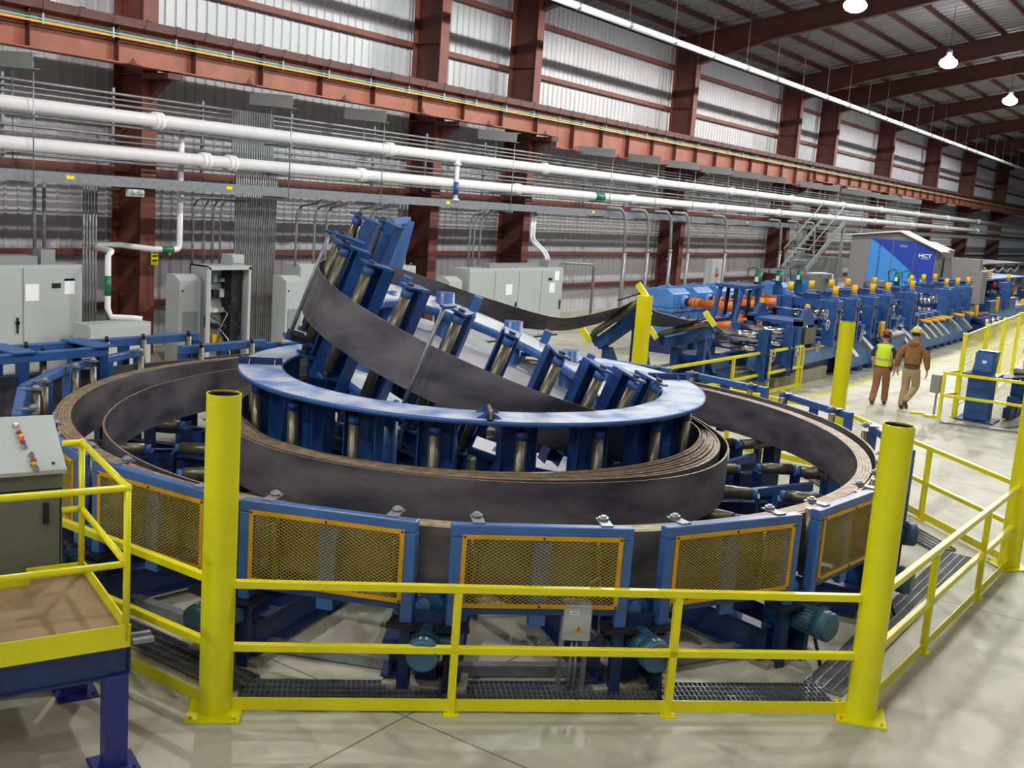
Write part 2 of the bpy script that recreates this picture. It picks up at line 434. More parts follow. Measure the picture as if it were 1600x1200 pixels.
# ------------------------------------------------------------------ lamps
LENS = mat('lamp_lens', (1.0, 0.96, 1.0), .3, emit=26.0)
def lamp(x, y, z, label, k=1.0, col=(1.0, .97, .93)):
    t = thing('high_bay_lamp', (x, y, z), label, 'lamp', 'high bay lamps')
    obj('ballast_housing', MB().steps((x, y, z + .26), (0, 0, 1), [(0, .05), (.02, .11), (.24, .11), (.26, .05)], 14), GALV, t)
    h = roof_z(y) + .9
    obj('hanging_rod', MB().tube((x, y, z + .52), (x, y, h), .012, n=6), DARK, t)
    obj('reflector', MB().steps((x, y, z + .26), (0, 0, -1), [(0, .07), (.02, .13), (.12, .22), (.26, .28)], 20), mat('prismatic_reflector', (1, .97, 1), .3, emit=5.0), t)
    b = obj('bulb', MB().sph((x, y, z - .03), .36, (1, 1, .6)), LENS, t)
    ld = bpy.data.lights.new('lamp_light', 'SPOT'); ld.energy = LAMP_POWER * 1.6 * k; ld.spot_size = rad(178); ld.spot_blend = .12; ld.shadow_soft_size = .11; ld.color = col
    lo = bpy.data.objects.new('lamp_light', ld); COL.objects.link(lo); lo.parent = t; lo.location = (0, 0, -.22)
names = {34.6: 'glowing high bay lamp cut by the top edge of the photo', 46.8: 'glowing high bay lamp second from the camera, in front of the paired rafters', 59.8: 'glowing high bay lamp at the right edge of the photo'}
tints = [(1.0, .90, .82), (.86, 1.0, .88), (1.0, .88, .88), (.88, 1.0, .92), (1.0, .94, .90)]
for i, x in enumerate(LAMP_X):
    lamp(x, 11.6, LAMP_Z, names.get(x, 'high bay lamp of the row near the wall, over the hall'), k=1.15 if x > 20 else .7, col=tints[i % 5])
    if x < 60: lamp(x + 2.0, 3.0, LAMP_Z + 1.4, 'high bay lamp of the second row, over the aisle', k=.9 if x > 20 else .55, col=tints[(i + 2) % 5])
    if x < 40: lamp(x, -6.0, LAMP_Z + 2.6, 'high bay lamp of the third row', k=.35, col=tints[(i + 3) % 5])

# ------------------------------------------------------------------ pipes and trays
def couplings(m, y, z, xs, r):
    for x in xs: m.steps((x - .11, y, z), (1, 0, 0), [(0, r), (.01, r + .045), (.09, r + .045), (.10, r + .015), (.12, r + .015), (.13, r + .045), (.21, r + .045), (.22, r)], 16)
t = thing('overhead_pipe', (25, 18.5, 5.0), 'thick white overhead pipe, upper of the two running along the wall', 'pipe', 'white overhead pipes')
obj('pipe', MB().tube((-8, 18.5, 5.06), (118, 18.5, 5.06), .13, n=20), WPIPE, t)
m = MB(); couplings(m, 18.5, 5.06, [14.0, 21.0, 28.2, 35.5, 42.5, 49.5, 57, 64, 72, 80, 90], .13); obj('coupling', m, WPIPE, t)
obj('support_strut', MB().chan((-8, 18.62, 4.89), (118, 18.62, 4.89), .14, .05, .008), GALV, t)
t = thing('overhead_pipe', (25, 18.5, 4.3), 'thick white overhead pipe, lower of the two running along the wall', 'pipe', 'white overhead pipes')
obj('pipe', MB().tube((-8, 18.5, 4.36), (118, 18.5, 4.36), .13, n=20), WPIPE, t)
m = MB(); couplings(m, 18.5, 4.36, [9.0, 15.2, 15.9, 20.0, 26.8, 34, 41, 48, 55, 63, 71, 80, 90], .13); obj('coupling', m, WPIPE, t)
m = MB(); m.tube((31.3, 18.5, 4.36), (31.9, 18.5, 4.36), .134, n=20); obj('green_marker_band', m, GREEN, t)
t = thing('roof_pipe', (40, 17, 9.5), 'long white sprinkler pipe hung under the roof beside the wall', 'pipe')
obj('pipe', MB().tube((16, 17, 9.58), (120, 17, 9.58), .10, n=16), WPIPE, t)
m = MB(); x = 27.0
while x < 118:
    m.steps((x - .05, 17, 9.58), (1, 0, 0), [(0, .1), (.01, .135), (.09, .135), (.1, .1)], 12); m.tube((x, 17, 9.68), (x, 17, roof_z(17) + .9), .012, n=6); x += 3.05
obj('pipe_hanger', m, GALV, t)
obj('side_conduit', MB().tube((16, 17.22, 9.50), (120, 17.22, 9.50), .03, n=8), DARK, t)
t = thing('cable_tray', (25, 18.6, 3.7), 'long galvanized cable tray under the white pipes', 'cable tray')
m = MB(); m.chan((-8, 18.3, 3.82), (118, 18.3, 3.82), .04, .2, .005); m.chan((-8, 18.95, 3.82), (118, 18.95, 3.82), .04, .2, .005, -1); obj('side_rail', m, GALV, t)
m = MB(); x = -7.8
while x < 100: m.box(x - .02, x + .02, 18.32, 18.93, 3.745, 3.765); x += .45
obj('rung', m, GALV, t)
obj('cable_bundle', MB().path([(x_, 18.6 + .05 * sin(x_ * 1.3), 3.80) for x_ in [i * 1.0 for i in range(-8, 100)]], .045, 6), BLACK, t)
obj('cable_bundle', MB().path([(x_, 18.45 + .04 * sin(x_ * .9 + 1), 3.79) for x_ in [i * 1.0 for i in range(-8, 100)]], .03, 6), DARK, t)
for x in (11.95, 17.3 - 1.6, 23.25, 31.0, 44): obj('yellow_tag', MB().box(x - .08, x + .08, 18.272, 18.278, 3.80, 3.87), YEL, t, label='yellow tag')
hx = [11.15, 17.3, 20.4, 26.05, 31.8, 35.1, 38.2, 41.3, 44.4, 47.5, 52.3, 55, 59.5, 62, 66, 71]
hl = ['at the left edge of the photo', 'left of the top of the blue roller tower', 'above the tallest blue guide post', 'in front of the close pair of columns',
      'just right of the stepped beam joint', 'second to the right of the stepped joint', 'third to the right of the stepped joint', 'fourth to the right of the stepped joint', 'fifth to the right of the stepped joint', 'sixth to the right of the stepped joint',
      'first beyond the second beam joint', 'second beyond the second joint', 'third beyond the second joint', 'fourth beyond the second joint', 'above the stair by the grey booth', 'above the grey and blue booth']
for x, l in zip(hx, hl):
    t = thing('pipe_hanger', (x, 18.5, 3.7), 'grey pipe hanger with thin rods ' + l, 'pipe hanger', 'pipe hangers')
    obj('bracket', MB().chan((x, 19.45, 5.87), (x, 18.05, 5.80), .16, .27, .008, 1), CABD, t)
    obj('rod', MB().tube((x, 18.16, 3.62), (x, 18.16, 5.8), .012, n=6), GALV, t); obj('rod', MB().tube((x, 18.82, 3.62), (x, 18.82, 5.86), .012, n=6), GALV, t)
    obj('cross_strut', MB().beam((x, 18.08, 3.69), (x, 18.98, 3.69), .05, .05).beam((x, 18.08, 4.20), (x, 18.98, 4.20), .05, .04).beam((x, 18.08, 4.86), (x, 18.98, 4.86), .05, .04), GALV, t)
# horizontal conduit runs behind
zs = [4.20, 4.28, 4.36, 4.44, 4.52, 4.62, 4.74, 5.25, 5.36, 5.47, 5.58]
for i, z in enumerate(zs):
    o = obj('wall_conduit', MB().tube((-8, 19.85 + .02 * (i % 3), z), (62 if i % 2 else 95, 19.85 + .02 * (i % 3), z), .022 if i % 2 else .03, n=6), CONDUIT)
    tag(o, 'thin grey conduit running level along the wall behind the white pipes', 'conduit', 'level conduits behind the white pipes')
t = thing('strut_rack', (14, 20.0, 4.0), 'galvanized wall struts carrying level conduits behind the white pipes', 'strut')
m = MB()
for x in [9, 11.6, 14.0, 16.3, 19, 22, 24.2, 27, 33, 36, 39, 45, 48, 51]: m.beam((x, 19.93, 4.1), (x, 19.93, 5.7), .05, .05)
obj('strut', m, GALV, t)

def conduit(pts, r, label, group, name='conduit_drop', m_=None):
    o = obj(name, MB().path(pts, r, 8), m_ or CONDUIT); tag(o, label, 'conduit', group); return o
def arc(c, r, a0, a1, plane, n=7):
    out = []
    for i in range(n + 1):
        a = rad(a0 + (a1 - a0) * i / n); u, w_ = cos(a) * r, sin(a) * r
        out.append((c[0] + u, c[1], c[2] + w_) if plane == 'x' else (c[0], c[1] + u, c[2] + w_))
    return out
for i in range(18):
    x = 17.0 + i * .072
    conduit([(x, 19.55, .0), (x, 19.55, 4.1), (x, 19.7, 4.3), (x, 19.75, 5.6)], .022, 'slim grey conduit in the dense curtain of conduits beside the open cabinet', 'dense curtain of conduits')
for x in (12.05, 12.25): conduit([(x, 19.6, 2.3), (x, 19.6, 3.9)], .035, 'grey conduit dropping onto the big pale cabinet at the left', 'conduits above the big left cabinet')
for i in range(5): conduit([(13.12 + i * .07, 19.6, .0), (13.12 + i * .07, 19.6, 3.9)], .022, 'slim grey conduit in the group beside the white drop pipe', 'conduits beside the white drop pipe')
for i, x in enumerate([15.9, 16.15, 16.35, 15.6]):
    conduit([(x, 19.3, 2.1)] + [(x, 19.3, 3.2)] + arc((x + .25, 19.3, 3.3), .25, 180, 90, 'x') + [(x + .9, 19.3, 3.55)], .022, 'slim grey conduit bending over above the open cabinet', 'bent conduits above the open cabinet')
for x in (18.3, 18.9, 19.3, 20.4, 20.9): conduit([(x, 18.9, 2.1), (x, 18.9, 3.2)] + arc((x + .3, 18.9, 3.25), .3, 180, 90, 'x') + [(x + .5, 18.75, 3.6), (x + .6, 18.6, 3.75)], .03, 'grey conduit arching up to the cable tray behind the roller tower', 'conduits arching behind the roller tower')
for x in (22.0, 22.15, 22.3): conduit([(x, 18.9, 2.05 if x < 22.2 else .0), (x, 18.9, 3.75)], .033, 'straight grey conduit left of the second building column', 'straight conduits left of the second column')
for x in (24.9, 25.1, 25.4): conduit([(x, 18.7, .0), (x, 18.7, 3.2)] + arc((x + .3, 18.7, 3.25), .3, 180, 90, 'x') + [(x + .5, 18.6, 3.7)], .026, 'grey conduit between the close pair of columns', 'conduits between the close pair of columns')
conduit([(27.9, 18.6, 3.75), (27.9, 18.6, 2.95), (28.0, 18.6, 2.8), (28.55, 18.55, 2.5), (28.65, 18.5, 2.35), (28.65, 18.4, 2.1)], .045, 'pair of pale conduits bending down onto the four-door cabinet, left one', None, m_=WPIPE)
conduit([(28.05, 18.6, 3.75), (28.05, 18.6, 2.98), (28.15, 18.6, 2.83), (28.7, 18.55, 2.52), (28.8, 18.5, 2.37), (28.8, 18.4, 2.1)], .045, 'pair of pale conduits bending down onto the four-door cabinet, right one', None, m_=WPIPE)
gn = [(31.9, 0), (33.6, 0), (35.4, 0), (36.9, 0), (40.4, 0), (46.5, 0), (48.8, 0), (51, 0)]
gl = ['leftmost of the tall bent ones', 'second of the tall bent ones', 'third of the tall bent ones', 'fourth of the tall bent ones', 'above the blue gearboxes', 'first of three close together by the stair', 'middle of three close together by the stair', 'last of three close together by the stair']
for (x, zb), l in zip(gn, gl):
    t = thing('gooseneck_conduit', (x + .9, 18.0, zb), 'grey gooseneck conduit off the cable tray, ' + l, 'conduit', 'gooseneck conduits')
    xa = x + .95
    obj('pipe', MB().path([(x - .1, 18.25, 4.02), (x + .35, 18.15, 4.02)] + arc((x + .35, 18.05, 3.42), .6, 90, 0, 'x', 8) + [(xa, 18.0, 2.6)], .05, 10), CONDUIT, t)
    obj('lower_pipe', MB().tube((xa, 18.0, zb), (xa, 18.0, 2.6), .062, n=10), CONDUIT, t)
    obj('strut', MB().beam((xa + .22, 18.06, zb), (xa + .22, 18.06, 2.5), .05, .04), GALV, t)
    obj('clamp', MB().beam((xa - .1, 18.06, 2.3), (xa + .26, 18.06, 2.3), .05, .05), GALV, t)
    obj('fitting', MB().tube((xa, 18.0, 2.55), (xa, 18.0, 2.66), .075, n=10), CONDUIT, t)
# white drop pipes
t = thing('drop_pipe', (13.6, 18.6, .9), 'white pipe dropping past the wide column with a green marker band', 'pipe')
P_ = [(14.85, 18.8, 4.95), (14.85, 18.8, 2.62)] + arc((14.75, 18.8, 2.58), .1, 0, -90, 'x', 4) + [(14.2, 18.8, 2.48), (14.2, 19.9, 2.48), (13.35, 19.9, 2.48), (13.35, 19.0, 2.42), (13.2, 18.8, 2.42), (13.13, 18.8, 2.34), (13.13, 18.8, 1.3), (13.15, 18.7, 1.13), (13.5, 18.5, 1.12), (13.65, 18.4, 1.1)]
obj('pipe', MB().path(P_, .06, 12), WPIPE, t)
obj('green_band', MB().tube((13.13, 18.8, 1.55), (13.13, 18.8, 1.95), .064, n=12), GREEN, t); obj('green_band', MB().tube((14.4, 18.8, 2.48), (14.68, 18.8, 2.48), .064, n=12), GREEN, t)
t = thing('drop_pipe', (23.7, 18.75, 3.9), 'short white drop pipe with a blue band between the two overhead pipes', 'pipe')
obj('pipe', MB().tube((23.6, 18.3, 3.9), (23.6, 18.3, 5.0), .06, n=12), WPIPE, t); obj('blue_band', MB().tube((23.6, 18.3, 4.05), (23.6, 18.3, 4.4), .065, n=12), BLUE, t)
obj('flange', MB().tube((23.6, 18.3, 4.85), (23.6, 18.3, 4.9), .11, n=12).tube((23.6, 18.3, 3.9), (23.6, 18.3, 3.95), .1, n=12), WPIPE, t)
# emergency light
t = thing('emergency_light', (14.2, 20.0, 3.6), 'white twin-head emergency light on the wide rust-red column', 'light')
obj('housing', MB().box(14.45, 14.85, 20.0, 20.1, 3.5, 3.66), WPIPE, t, bevel=.01)
for dx in (.1, .3): obj('lamp_head', MB().sph((14.45 + dx, 19.96, 3.60), .06), WPIPE, t)
t = thing('hazard_sign', (15.2, 20.1, 2.0), 'small yellow warning sign on the wide rust-red column', 'sign')
obj('plate', MB().box(15.18, 15.36, 20.17, 20.19, 2.02, 2.36), YEL, t); obj('marking', MB().box(15.21, 15.33, 20.165, 20.17, 2.1, 2.14).box(15.21, 15.33, 20.165, 20.17, 2.2, 2.24).box(15.21, 15.33, 20.165, 20.17, 2.28, 2.3), DARK, t)
conduit([(15.3, 20.1, 2.4), (15.55, 20.1, 2.42), (15.62, 20.1, 2.36), (15.62, 20.1, 2.24)], .03, 'short yellow hook pipe above the warning sign', None, name='yellow_hook_pipe', m_=YEL)

# ------------------------------------------------------------------ cabinets
def cabinet(x0, x1, yf, d, z1, n, label, group=None, z0=.05, name='electrical_cabinet', m_=CAB, handles=True, notes=(), cat='cabinet', lugs=True):
    t = thing(name, ((x0 + x1) / 2, yf + d / 2, 0), label, cat, group)
    obj('body', MB().box(x0, x1, yf, yf + d, z0, z1), m_, t, bevel=.008)
    obj('plinth', MB().box(x0 + .02, x1 - .02, yf + .02, yf + d - .02, 0, z0 + .005), BLACK, t)
    w = (x1 - x0) / n
    for i in range(n):
        a = x0 + i * w
        dr = obj('door', MB().box(a + .02, a + w - .02, yf - .025, yf - .001, z0 + .04, z1 - .05), m_, t, bevel=.006)
        if handles and (i % 2 or n == 1):
            xh = a + w - .12
            h = MB().box(xh - .015, xh + .015, yf - .06, yf - .025, z0 + (z1 - z0) * .38, z0 + (z1 - z0) * .38 + .3); h.tube((xh, yf - .06, z0 + (z1 - z0) * .38 + .2), (xh, yf - .025, z0 + (z1 - z0) * .38 + .2), .04, n=10)
            o = obj('handle', h, BLACK, dr)
    if lugs:
        for x in (x0 + .1, x1 - .1): obj('lifting_eye', MB().path([(x + .03 * cos(a_), yf + .1, z1 + .03 + .03 * sin(a_)) for a_ in [i * pi / 4 for i in range(9)]], .008, 5), CHROME, t)
    for (xn, zn, wn, hn, mm) in notes: obj('notice', MB().box(xn, xn + wn, yf - .03, yf - .0262, zn, zn + hn), mm, t)
    return t
c = cabinet(9.0, 12.83, 19.2, .6, 2.13, 3, 'long pale grey cabinet with paper notices at the left edge', notes=[(11.60, 1.45, .28, .32, PAPER), (12.15, 1.68, .19, .1, DARK), (12.42, 1.56, .22, .3, PAPER), (12.42, 1.82, .22, .05, BLUEL)])
obj('top_duct', MB().box(9.6, 11.9, 19.25, 19.7, 2.13, 2.30).box(12.0, 12.3, 19.3, 19.6, 2.13, 2.42), CABD, c)
c = cabinet(12.3, 13.72, 18.2, .5, 1.07, 1, 'low grey enclosure under the white drop pipe', z0=.2, handles=False, lugs=False)
# open cabinet
t = thing('open_cabinet', (16.0, 18.9, 0), 'tall pale cabinet standing open, wiring and breakers showing inside', 'cabinet')
X0, X1, YF, YB = 15.42, 16.62, 18.55, 19.15
m = MB(); m.box(X0, X0 + .03, YF, YB, .05, 2.15); m.box(X1 - .03, X1, YF, YB, .05, 2.15); m.box(X0, X1, YB - .03, YB, .05, 2.15); m.box(X0, X1, YF, YB, 2.12, 2.15); m.box(X0, X1, YF, YB, .0, .06)
m.box(X0, X0 + .07, YF - .02, YF, .06, 2.12); m.box(X1 - .07, X1, YF - .02, YF, .06, 2.12); m.box(X0, X1, YF - .02, YF, 2.06, 2.15)
obj('body', m, CAB, t)
obj('back_plate', MB().box(X0 + .06, X1 - .06, YB - .06, YB - .04, .15, 2.05), CAB, t)
d_ = obj('open_door', MB().beam((X0, YF - .03, 1.1), (X0 - .42, YF - .48, 1.1), .03, 2.0), CAB, t, bevel=.005)
obj('handle', MB().beam((X0 - .41, YF - .44, .9), (X0 - .41, YF - .44, 1.15), .05, .03), BLACK, d_)
rr = random.Random(3)
for k in range(5):
    z = .35 + k * .34
    obj('rail', MB().box(X0 + .08, X1 - .08, YB - .1, YB - .07, z, z + .035), GALV, t)
    for j in range(5):
        xa = X0 + .12 + j * .19
        obj('breaker', MB().box(xa, xa + rr.uniform(.08, .16), YB - .2, YB - .08, z + .04, z + rr.uniform(.12, .24)), rr.choice([DARK, BLUE, WPIPE, CABD, CABD, WPIPE, CAB, YELO]), t)
for k in range(9):
    xa = rr.uniform(X0 + .1, X1 - .1); z = rr.uniform(.5, 2.0); m_ = rr.choice([BLACK, BLUE, WPIPE, DARK, CABD])
    obj('wire', MB().path([(xa, YB - .2, z), (xa + rr.uniform(-.2, .2), YF + .08, z - .2), (xa + rr.uniform(-.2, .2), YF + .1, z - .6), (xa + rr.uniform(-.3, .3), YB - .2, z - .9 if z > 1 else .1)], .012, 5), m_, t)
c = cabinet(16.2, 16.55, 18.7, .35, 2.38, 1, 'small grey box standing on top of the open cabinet', z0=2.15, handles=False, lugs=False, name='top_box'); c.children[1].scale = (1, 1, 1)
def ac(x, y, z0, z1, label):
    t = thing('cabinet_air_conditioner', (x, y, z0), label, 'air conditioner', 'cabinet air conditioners')
    obj('body', MB().prism_x([(y - .3, z0), (y + .15, z0), (y + .15, z1), (y - .1, z1), (y - .3, z1 - .12)], x - .28, x + .28), CAB, t)
    obj('grille', MB().box(x - .2, x + .2, y - .315, y - .305, z0 + (z1 - z0) * .35, z0 + (z1 - z0) * .6), CABD, t)
    obj('lower_cover', MB().box(x - .27, x + .27, y - .33, y - .3, z0 + .02, z0 + (z1 - z0) * .22), CAB, t); obj('logo_plate', MB().box(x - .22, x - .18, y - .305, y - .30, z1 - .35, z1 - .31), BLACK, t)
ac(15.0, 18.9, .0, 1.95, 'grey cabinet cooling unit on the left side of the open cabinet')
cabinet(18.3, 19.45, 18.75, .6, 2.15, 2, 'pale grey cabinet just right of the conduit curtain, partly behind the tower', notes=[(19.1, 1.5, .15, .2, PAPER)])
ac(17.85, 18.7, .0, 1.9, 'grey cabinet cooling unit right of the conduit curtain')
cabinet(20.3, 22.2, 18.4, .6, 2.12, 2, 'pale grey cabinet behind the blue roller tower')
ac(22.75, 17.75, .0, 1.9, 'grey cabinet cooling unit at the left end of the four-door cabinet')
c = cabinet(23.45, 28.25, 17.55, .6, 2.1, 4, 'long pale four-door cabinet behind the rising steel strip', notes=[(25.2, 1.35, .32, .3, PAPER), (27.5, 1.35, .3, .3, PAPER), (27.75, 1.72, .25, .28, PAPER), (27.4, 1.72, .22, .08, DARK)])
obj('roof_fan_housing', MB().box(24.6, 27.0, 17.7, 18.0, 2.1, 2.22), CABD, c); obj('conduit_box', MB().box(27.6, 28.3, 17.7, 18.0, 2.1, 2.3), CABD, c)
cabinet(41.5, 42.7, 18.6, .3, 2.22, 1, 'slim grey wall panel with a red and white sticker beyond the blue gearboxes', z0=.9, handles=False, lugs=False, notes=[(41.9, 1.5, .3, .15, RED), (41.9, 1.7, .2, .15, BLUEL)])
# wall frame (doorway posts) near right group
t = thing('door_frame_post', (30.6, 21.2, 0), 'rust-red door framing in the wall right of the four-door cabinet', 'door frame')
obj('jamb', MB().box(31.0, 31.3, 21.1, 21.35, 0, 2.2), RUST, t); obj('header', MB().box(28.6, 31.0, 21.1, 21.3, .9, 1.05), RUST, t)
o = obj('wall_conduit', MB().path([(28.7, 18.3, 2.2), (31.2, 18.3, 2.12), (31.4, 18.3, 2.0), (31.4, 18.3, .4)], .05, 8), CONDUIT); tag(o, 'grey conduit running level off the four-door cabinet then down', 'conduit')

# ================================================================== ACCUMULATOR
OX, OY = 10.77, 7.88
ZT, ZB = 1.335, 0.80
def PO(a, r, z=0.0): return V((OX + r * cos(rad(a)), OY + r * sin(rad(a)), z))
def lerp_tab(tab, x):
    if x <= tab[0][0]: return tab[0][1]
    if x >= tab[-1][0]: return tab[-1][1]
    n = len(tab)
    def sl(i):
        a, b = tab[max(i - 1, 0)], tab[min(i + 1, n - 1)]; return (b[1] - a[1]) / (b[0] - a[0])
    for i in range(n - 1):
        if x <= tab[i + 1][0]:
            h = tab[i + 1][0] - tab[i][0]; t = (x - tab[i][0]) / h
            return (2 * t ** 3 - 3 * t * t + 1) * tab[i][1] + (t ** 3 - 2 * t * t + t) * h * sl(i) + (-2 * t ** 3 + 3 * t * t) * tab[i + 1][1] + (t ** 3 - t * t) * h * sl(i + 1)
# --- the steel strip, one continuous ribbon
ST = []    # stations: (top, bottom, thickness)
for i in range(14): ST.append((V((-4 + i * 1.1, 12.86, ZT)), V((-4 + i * 1.1, 12.86, ZB)), .022))
N1 = 5; n = 96 * N1
INC = [(0, 4.985), (25, 5.04), (60, 5.12), (95, 5.13), (125, 5.08), (145, 4.98), (165, 4.875), (190, 4.86), (260, 4.85), (360, 4.835)]
for i in range(n + 1):
    a = 88 - 360 * N1 * i / n; k = i / n
    R = lerp_tab(INC, 88 - a) if k * N1 < 1 else 4.835 - (4.835 - 4.70) * (k * N1 - 1) / (N1 - 1)
    ST.append((PO(a, R, ZT), PO(a, R, ZB), .031))
a_out = 88
cr = [(88, 4.70), (20, 4.69), (-60, 4.69), (-165, 4.68), (-181, 4.60), (-191, 4.53), (-206, 4.40), (-222, 4.22), (-236, 4.11), (-249, 4.03), (-265, 3.98), (-310, 3.70), (-360, 3.20), (-406, 3.05), (-433, 3.22), (-460, 3.40), (-485, 3.34), (-511, 3.27), (-538, 3.26), (-557, 3.19)]
crt = sorted([(-a, r) for a, r in cr])
a = 88
while a > -557: a -= 3; R = lerp_tab(crt, -a); ST.append((PO(a, R, ZT), PO(a, R, ZB), .020))
inn = [(-203, 2.86), (-190, 2.97), (-155, 2.96), (-130, 2.90), (-102, 2.815), (-72, 2.815), (-54, 2.88), (0, 2.90), (90, 2.88), (157, 2.86)]
out = [(-203, 3.15), (-178, 3.22), (-140, 3.24), (-120, 3.27), (-100, 3.31), (-73, 3.14), (-50, 3.0), (0, 3.0), (90, 3.02), (157, 3.15)]
T = 7; a0 = -557; tot = 360 * T + 170
i = 0
while i < tot:
    i += 3.75; aa = a0 - i; w = ((aa + 203) % 360) - 203; k = i / tot
    kk = k + .012 * sin(rad(aa * .37))
    R = lerp_tab(out, w) * (1 - kk) + lerp_tab(inn, w) * kk
    ST.append((PO(aa, R, ZT), PO(aa, R, ZB), .038))
a_end = (a0 - tot)
# exit helix on a tilted circle
TC = V((11.196, 8.003, 2.026)); _t = 0.337; _d = -1.0944
TN = V((sin(_t) * cos(_d), sin(_t) * sin(_d), cos(_t))); TA = TN.cross(V((0, 0, 1))).normalized(); TB = TN.cross(TA)
TR = 2.404; TW = .56
def TF(th, r, h): return TC + (TA * cos(rad(th)) + TB * sin(rad(th))) * r + TN * h
ex = []
ex.append((PO(2, 2.86, ZT), PO(2, 2.86, ZB))); ex.append((PO(-12, 2.78, ZT + .01), PO(-12, 2.78, ZB + .01))); ex.append((PO(-28, 2.62, 1.38), PO(-28, 2.63, .84)))
ex.append((PO(-42, 2.50, 1.43), PO(-42, 2.53, .88)))
for th in range(84, -96, -6): ex.append((TF(th, TR, TW / 2), TF(th, TR, -TW / 2)))
for p, q in (((11.0, 10.16, 3.12), (10.9, 10.2, 2.58)), ((11.6, 10.12, 2.99), (11.55, 10.15, 2.48)), ((12.49, 10.0, 2.77), (12.55, 10.05, 2.30)), ((13.65, 9.85, 2.48), (13.66, 10.0, 2.08)), ((15.24, 9.65, 2.14), (15.30, 9.9, 1.88)),
             ((16.17, 9.6, 2.11), (16.2, 9.85, 1.83)), ((17.3, 9.45, 2.25), (17.38, 9.93, 1.88)), ((17.85, 9.42, 2.34), (17.75, 9.98, 1.90)), ((18.7, 9.4, 2.10), (18.8, 9.95, 1.80)), ((20.0, 9.3, 1.88), (20.0, 9.85, 1.68)), ((20.5, 9.3, 1.87), (20.4, 9.85, 1.66)), ((22.2, 9.25, 1.36), (22.2, 9.8, 1.36)), ((24, 9.25, 1.25), (24, 9.8, 1.25)), ((27, 9.25, 1.25), (27, 9.8, 1.25))):
    ex.append((V(p), V(q)))
# smooth the exit with Catmull-Rom
def cat(P, sub=4):
    out_ = []
    for i in range(len(P) - 1):
        p0, p1, p2, p3 = P[max(i - 1, 0)], P[i], P[i + 1], P[min(i + 2, len(P) - 1)]
        for k in range(sub):
            t = k / sub
            out_.append(0.5 * ((2 * p1) + (p2 - p0) * t + (2 * p0 - 5 * p1 + 4 * p2 - p3) * t * t + (3 * p1 - p0 - 3 * p2 + p3) * t ** 3))
    return out_ + [P[-1]]
tt = cat([e[0] for e in ex], 3); bb = cat([e[1] for e in ex], 3)
for p, q in zip(tt, bb): ST.append((p, q, .012))
m = MB(); vs = []
for i, (p, q, th) in enumerate(ST):
    pn = ST[min(i + 1, len(ST) - 1)][0]; pp = ST[max(i - 1, 0)][0]
    d = (pn - pp).normalized(); nrm = d.cross(p - q).normalized() * th / 2
    vs += [p + nrm, p - nrm, q - nrm, q + nrm]
fs = []; mi = []
for i in range(len(ST) - 1):
    o = 4 * i
    for k in range(4):
        j = (k + 1) % 4; fs.append((o + k, o + j, o + 4 + j, o + 4 + k)); mi.append(1 if k % 2 == 0 else 0)
fs.append((0, 3, 2, 1)); mi.append(1); o = 4 * (len(ST) - 1); fs.append((o, o + 1, o + 2, o + 3)); mi.append(1)
m.add(vs, fs); m.mi = mi; m.sm = [x == 0 for x in mi]
so = obj('steel_strip', m, [STRIP, EDGE]); tag(so, 'wide dark steel strip wound in rings, spiralling up toward the mill', 'steel strip')
so.data.set_sharp_from_angle(angle=rad(40))

# --- inner basket ring
t = thing('coil_basket', (OX, OY, 0), 'round blue basket with a dusty flat ring on upright roller posts inside the coil', 'coil basket')
m = MB().ring((OX, OY), 2.37, 2.867, 1.797, 1.832, 128); obj('ring_plate', m, DUSTY, t)
obj('rim', MB().ring((OX, OY), 2.867, 2.882, 1.785, 1.834, 128).ring((OX, OY), 2.352, 2.37, 1.78, 1.833, 128), PANEL, t)
for k in range(19):
    a = 171 + k * 18.8
    A_ = (a + 180) % 360 - 180
    Mx = Matrix.Translation(V((OX, OY, 0))) @ Matrix.Rotation(rad(a), 4, 'Z')
    ps = MB(); 
    ps.box(2.44, 2.60, -.20, -.185, .1, 1.797, Mx); ps.box(2.44, 2.60, .185, .20, .1, 1.797, Mx); ps.box(2.44, 2.455, -.185, .185, .1, 1.797, Mx)
    if not (-35 < A_ < 40): po_ = obj('post', ps, BLUED if False else BLUE, t)
    rl = MB().tube(Mx @ V((2.70, 0, .66)), Mx @ V((2.70, 0, 1.62)), .062, n=18)
    if not (-20 < A_ < 30):
        r_ = obj('roller', rl, ROLLER, t)
        obj('collar', MB().tube(Mx @ V((2.70, 0, 1.62)), Mx @ V((2.70, 0, 1.70)), .066, n=18), BLUE, r_)
        obj('axle', MB().tube(Mx @ V((2.70, 0, .56)), Mx @ V((2.70, 0, 1.797)), .02, n=8), DARK, r_)
for a in (134, -40, -140):
    Mx = Matrix.Translation(V((OX, OY, 0))) @ Matrix.Rotation(rad(a), 4, 'Z')
    b = MB(); b.box(2.36, 2.88, -.03, -.015, 1.833, 1.91, Mx); b.box(2.36, 2.88, .015, .03, 1.833, 1.91, Mx)
    for r in (2.45, 2.58, 2.71, 2.82):
        b.tube(Mx @ V((r, -.05, 1.875)), Mx @ V((r, .05, 1.875)), .014, n=6)
    obj('splice_bracket', b, BLUED, t)
    g = MB()
    for r in (2.45, 2.75):
        for s in (-1, 1): g.prism([(0, 1.833), (.1, 1.833), (0, 1.90)], lambda u, z: Mx @ V((r - .006, s * (.03 + u), z)), lambda u, z: Mx @ V((r + .006, s * (.03 + u), z)))
    obj('gusset', g, PANEL, t)
obj('handle_bar', MB().box(2.55, 2.93, -.014, .014, 1.86, 1.94, Matrix.Translation(V((OX, OY, 0))) @ Matrix.Rotation(rad(-140), 4, 'Z')), EDGE, t)

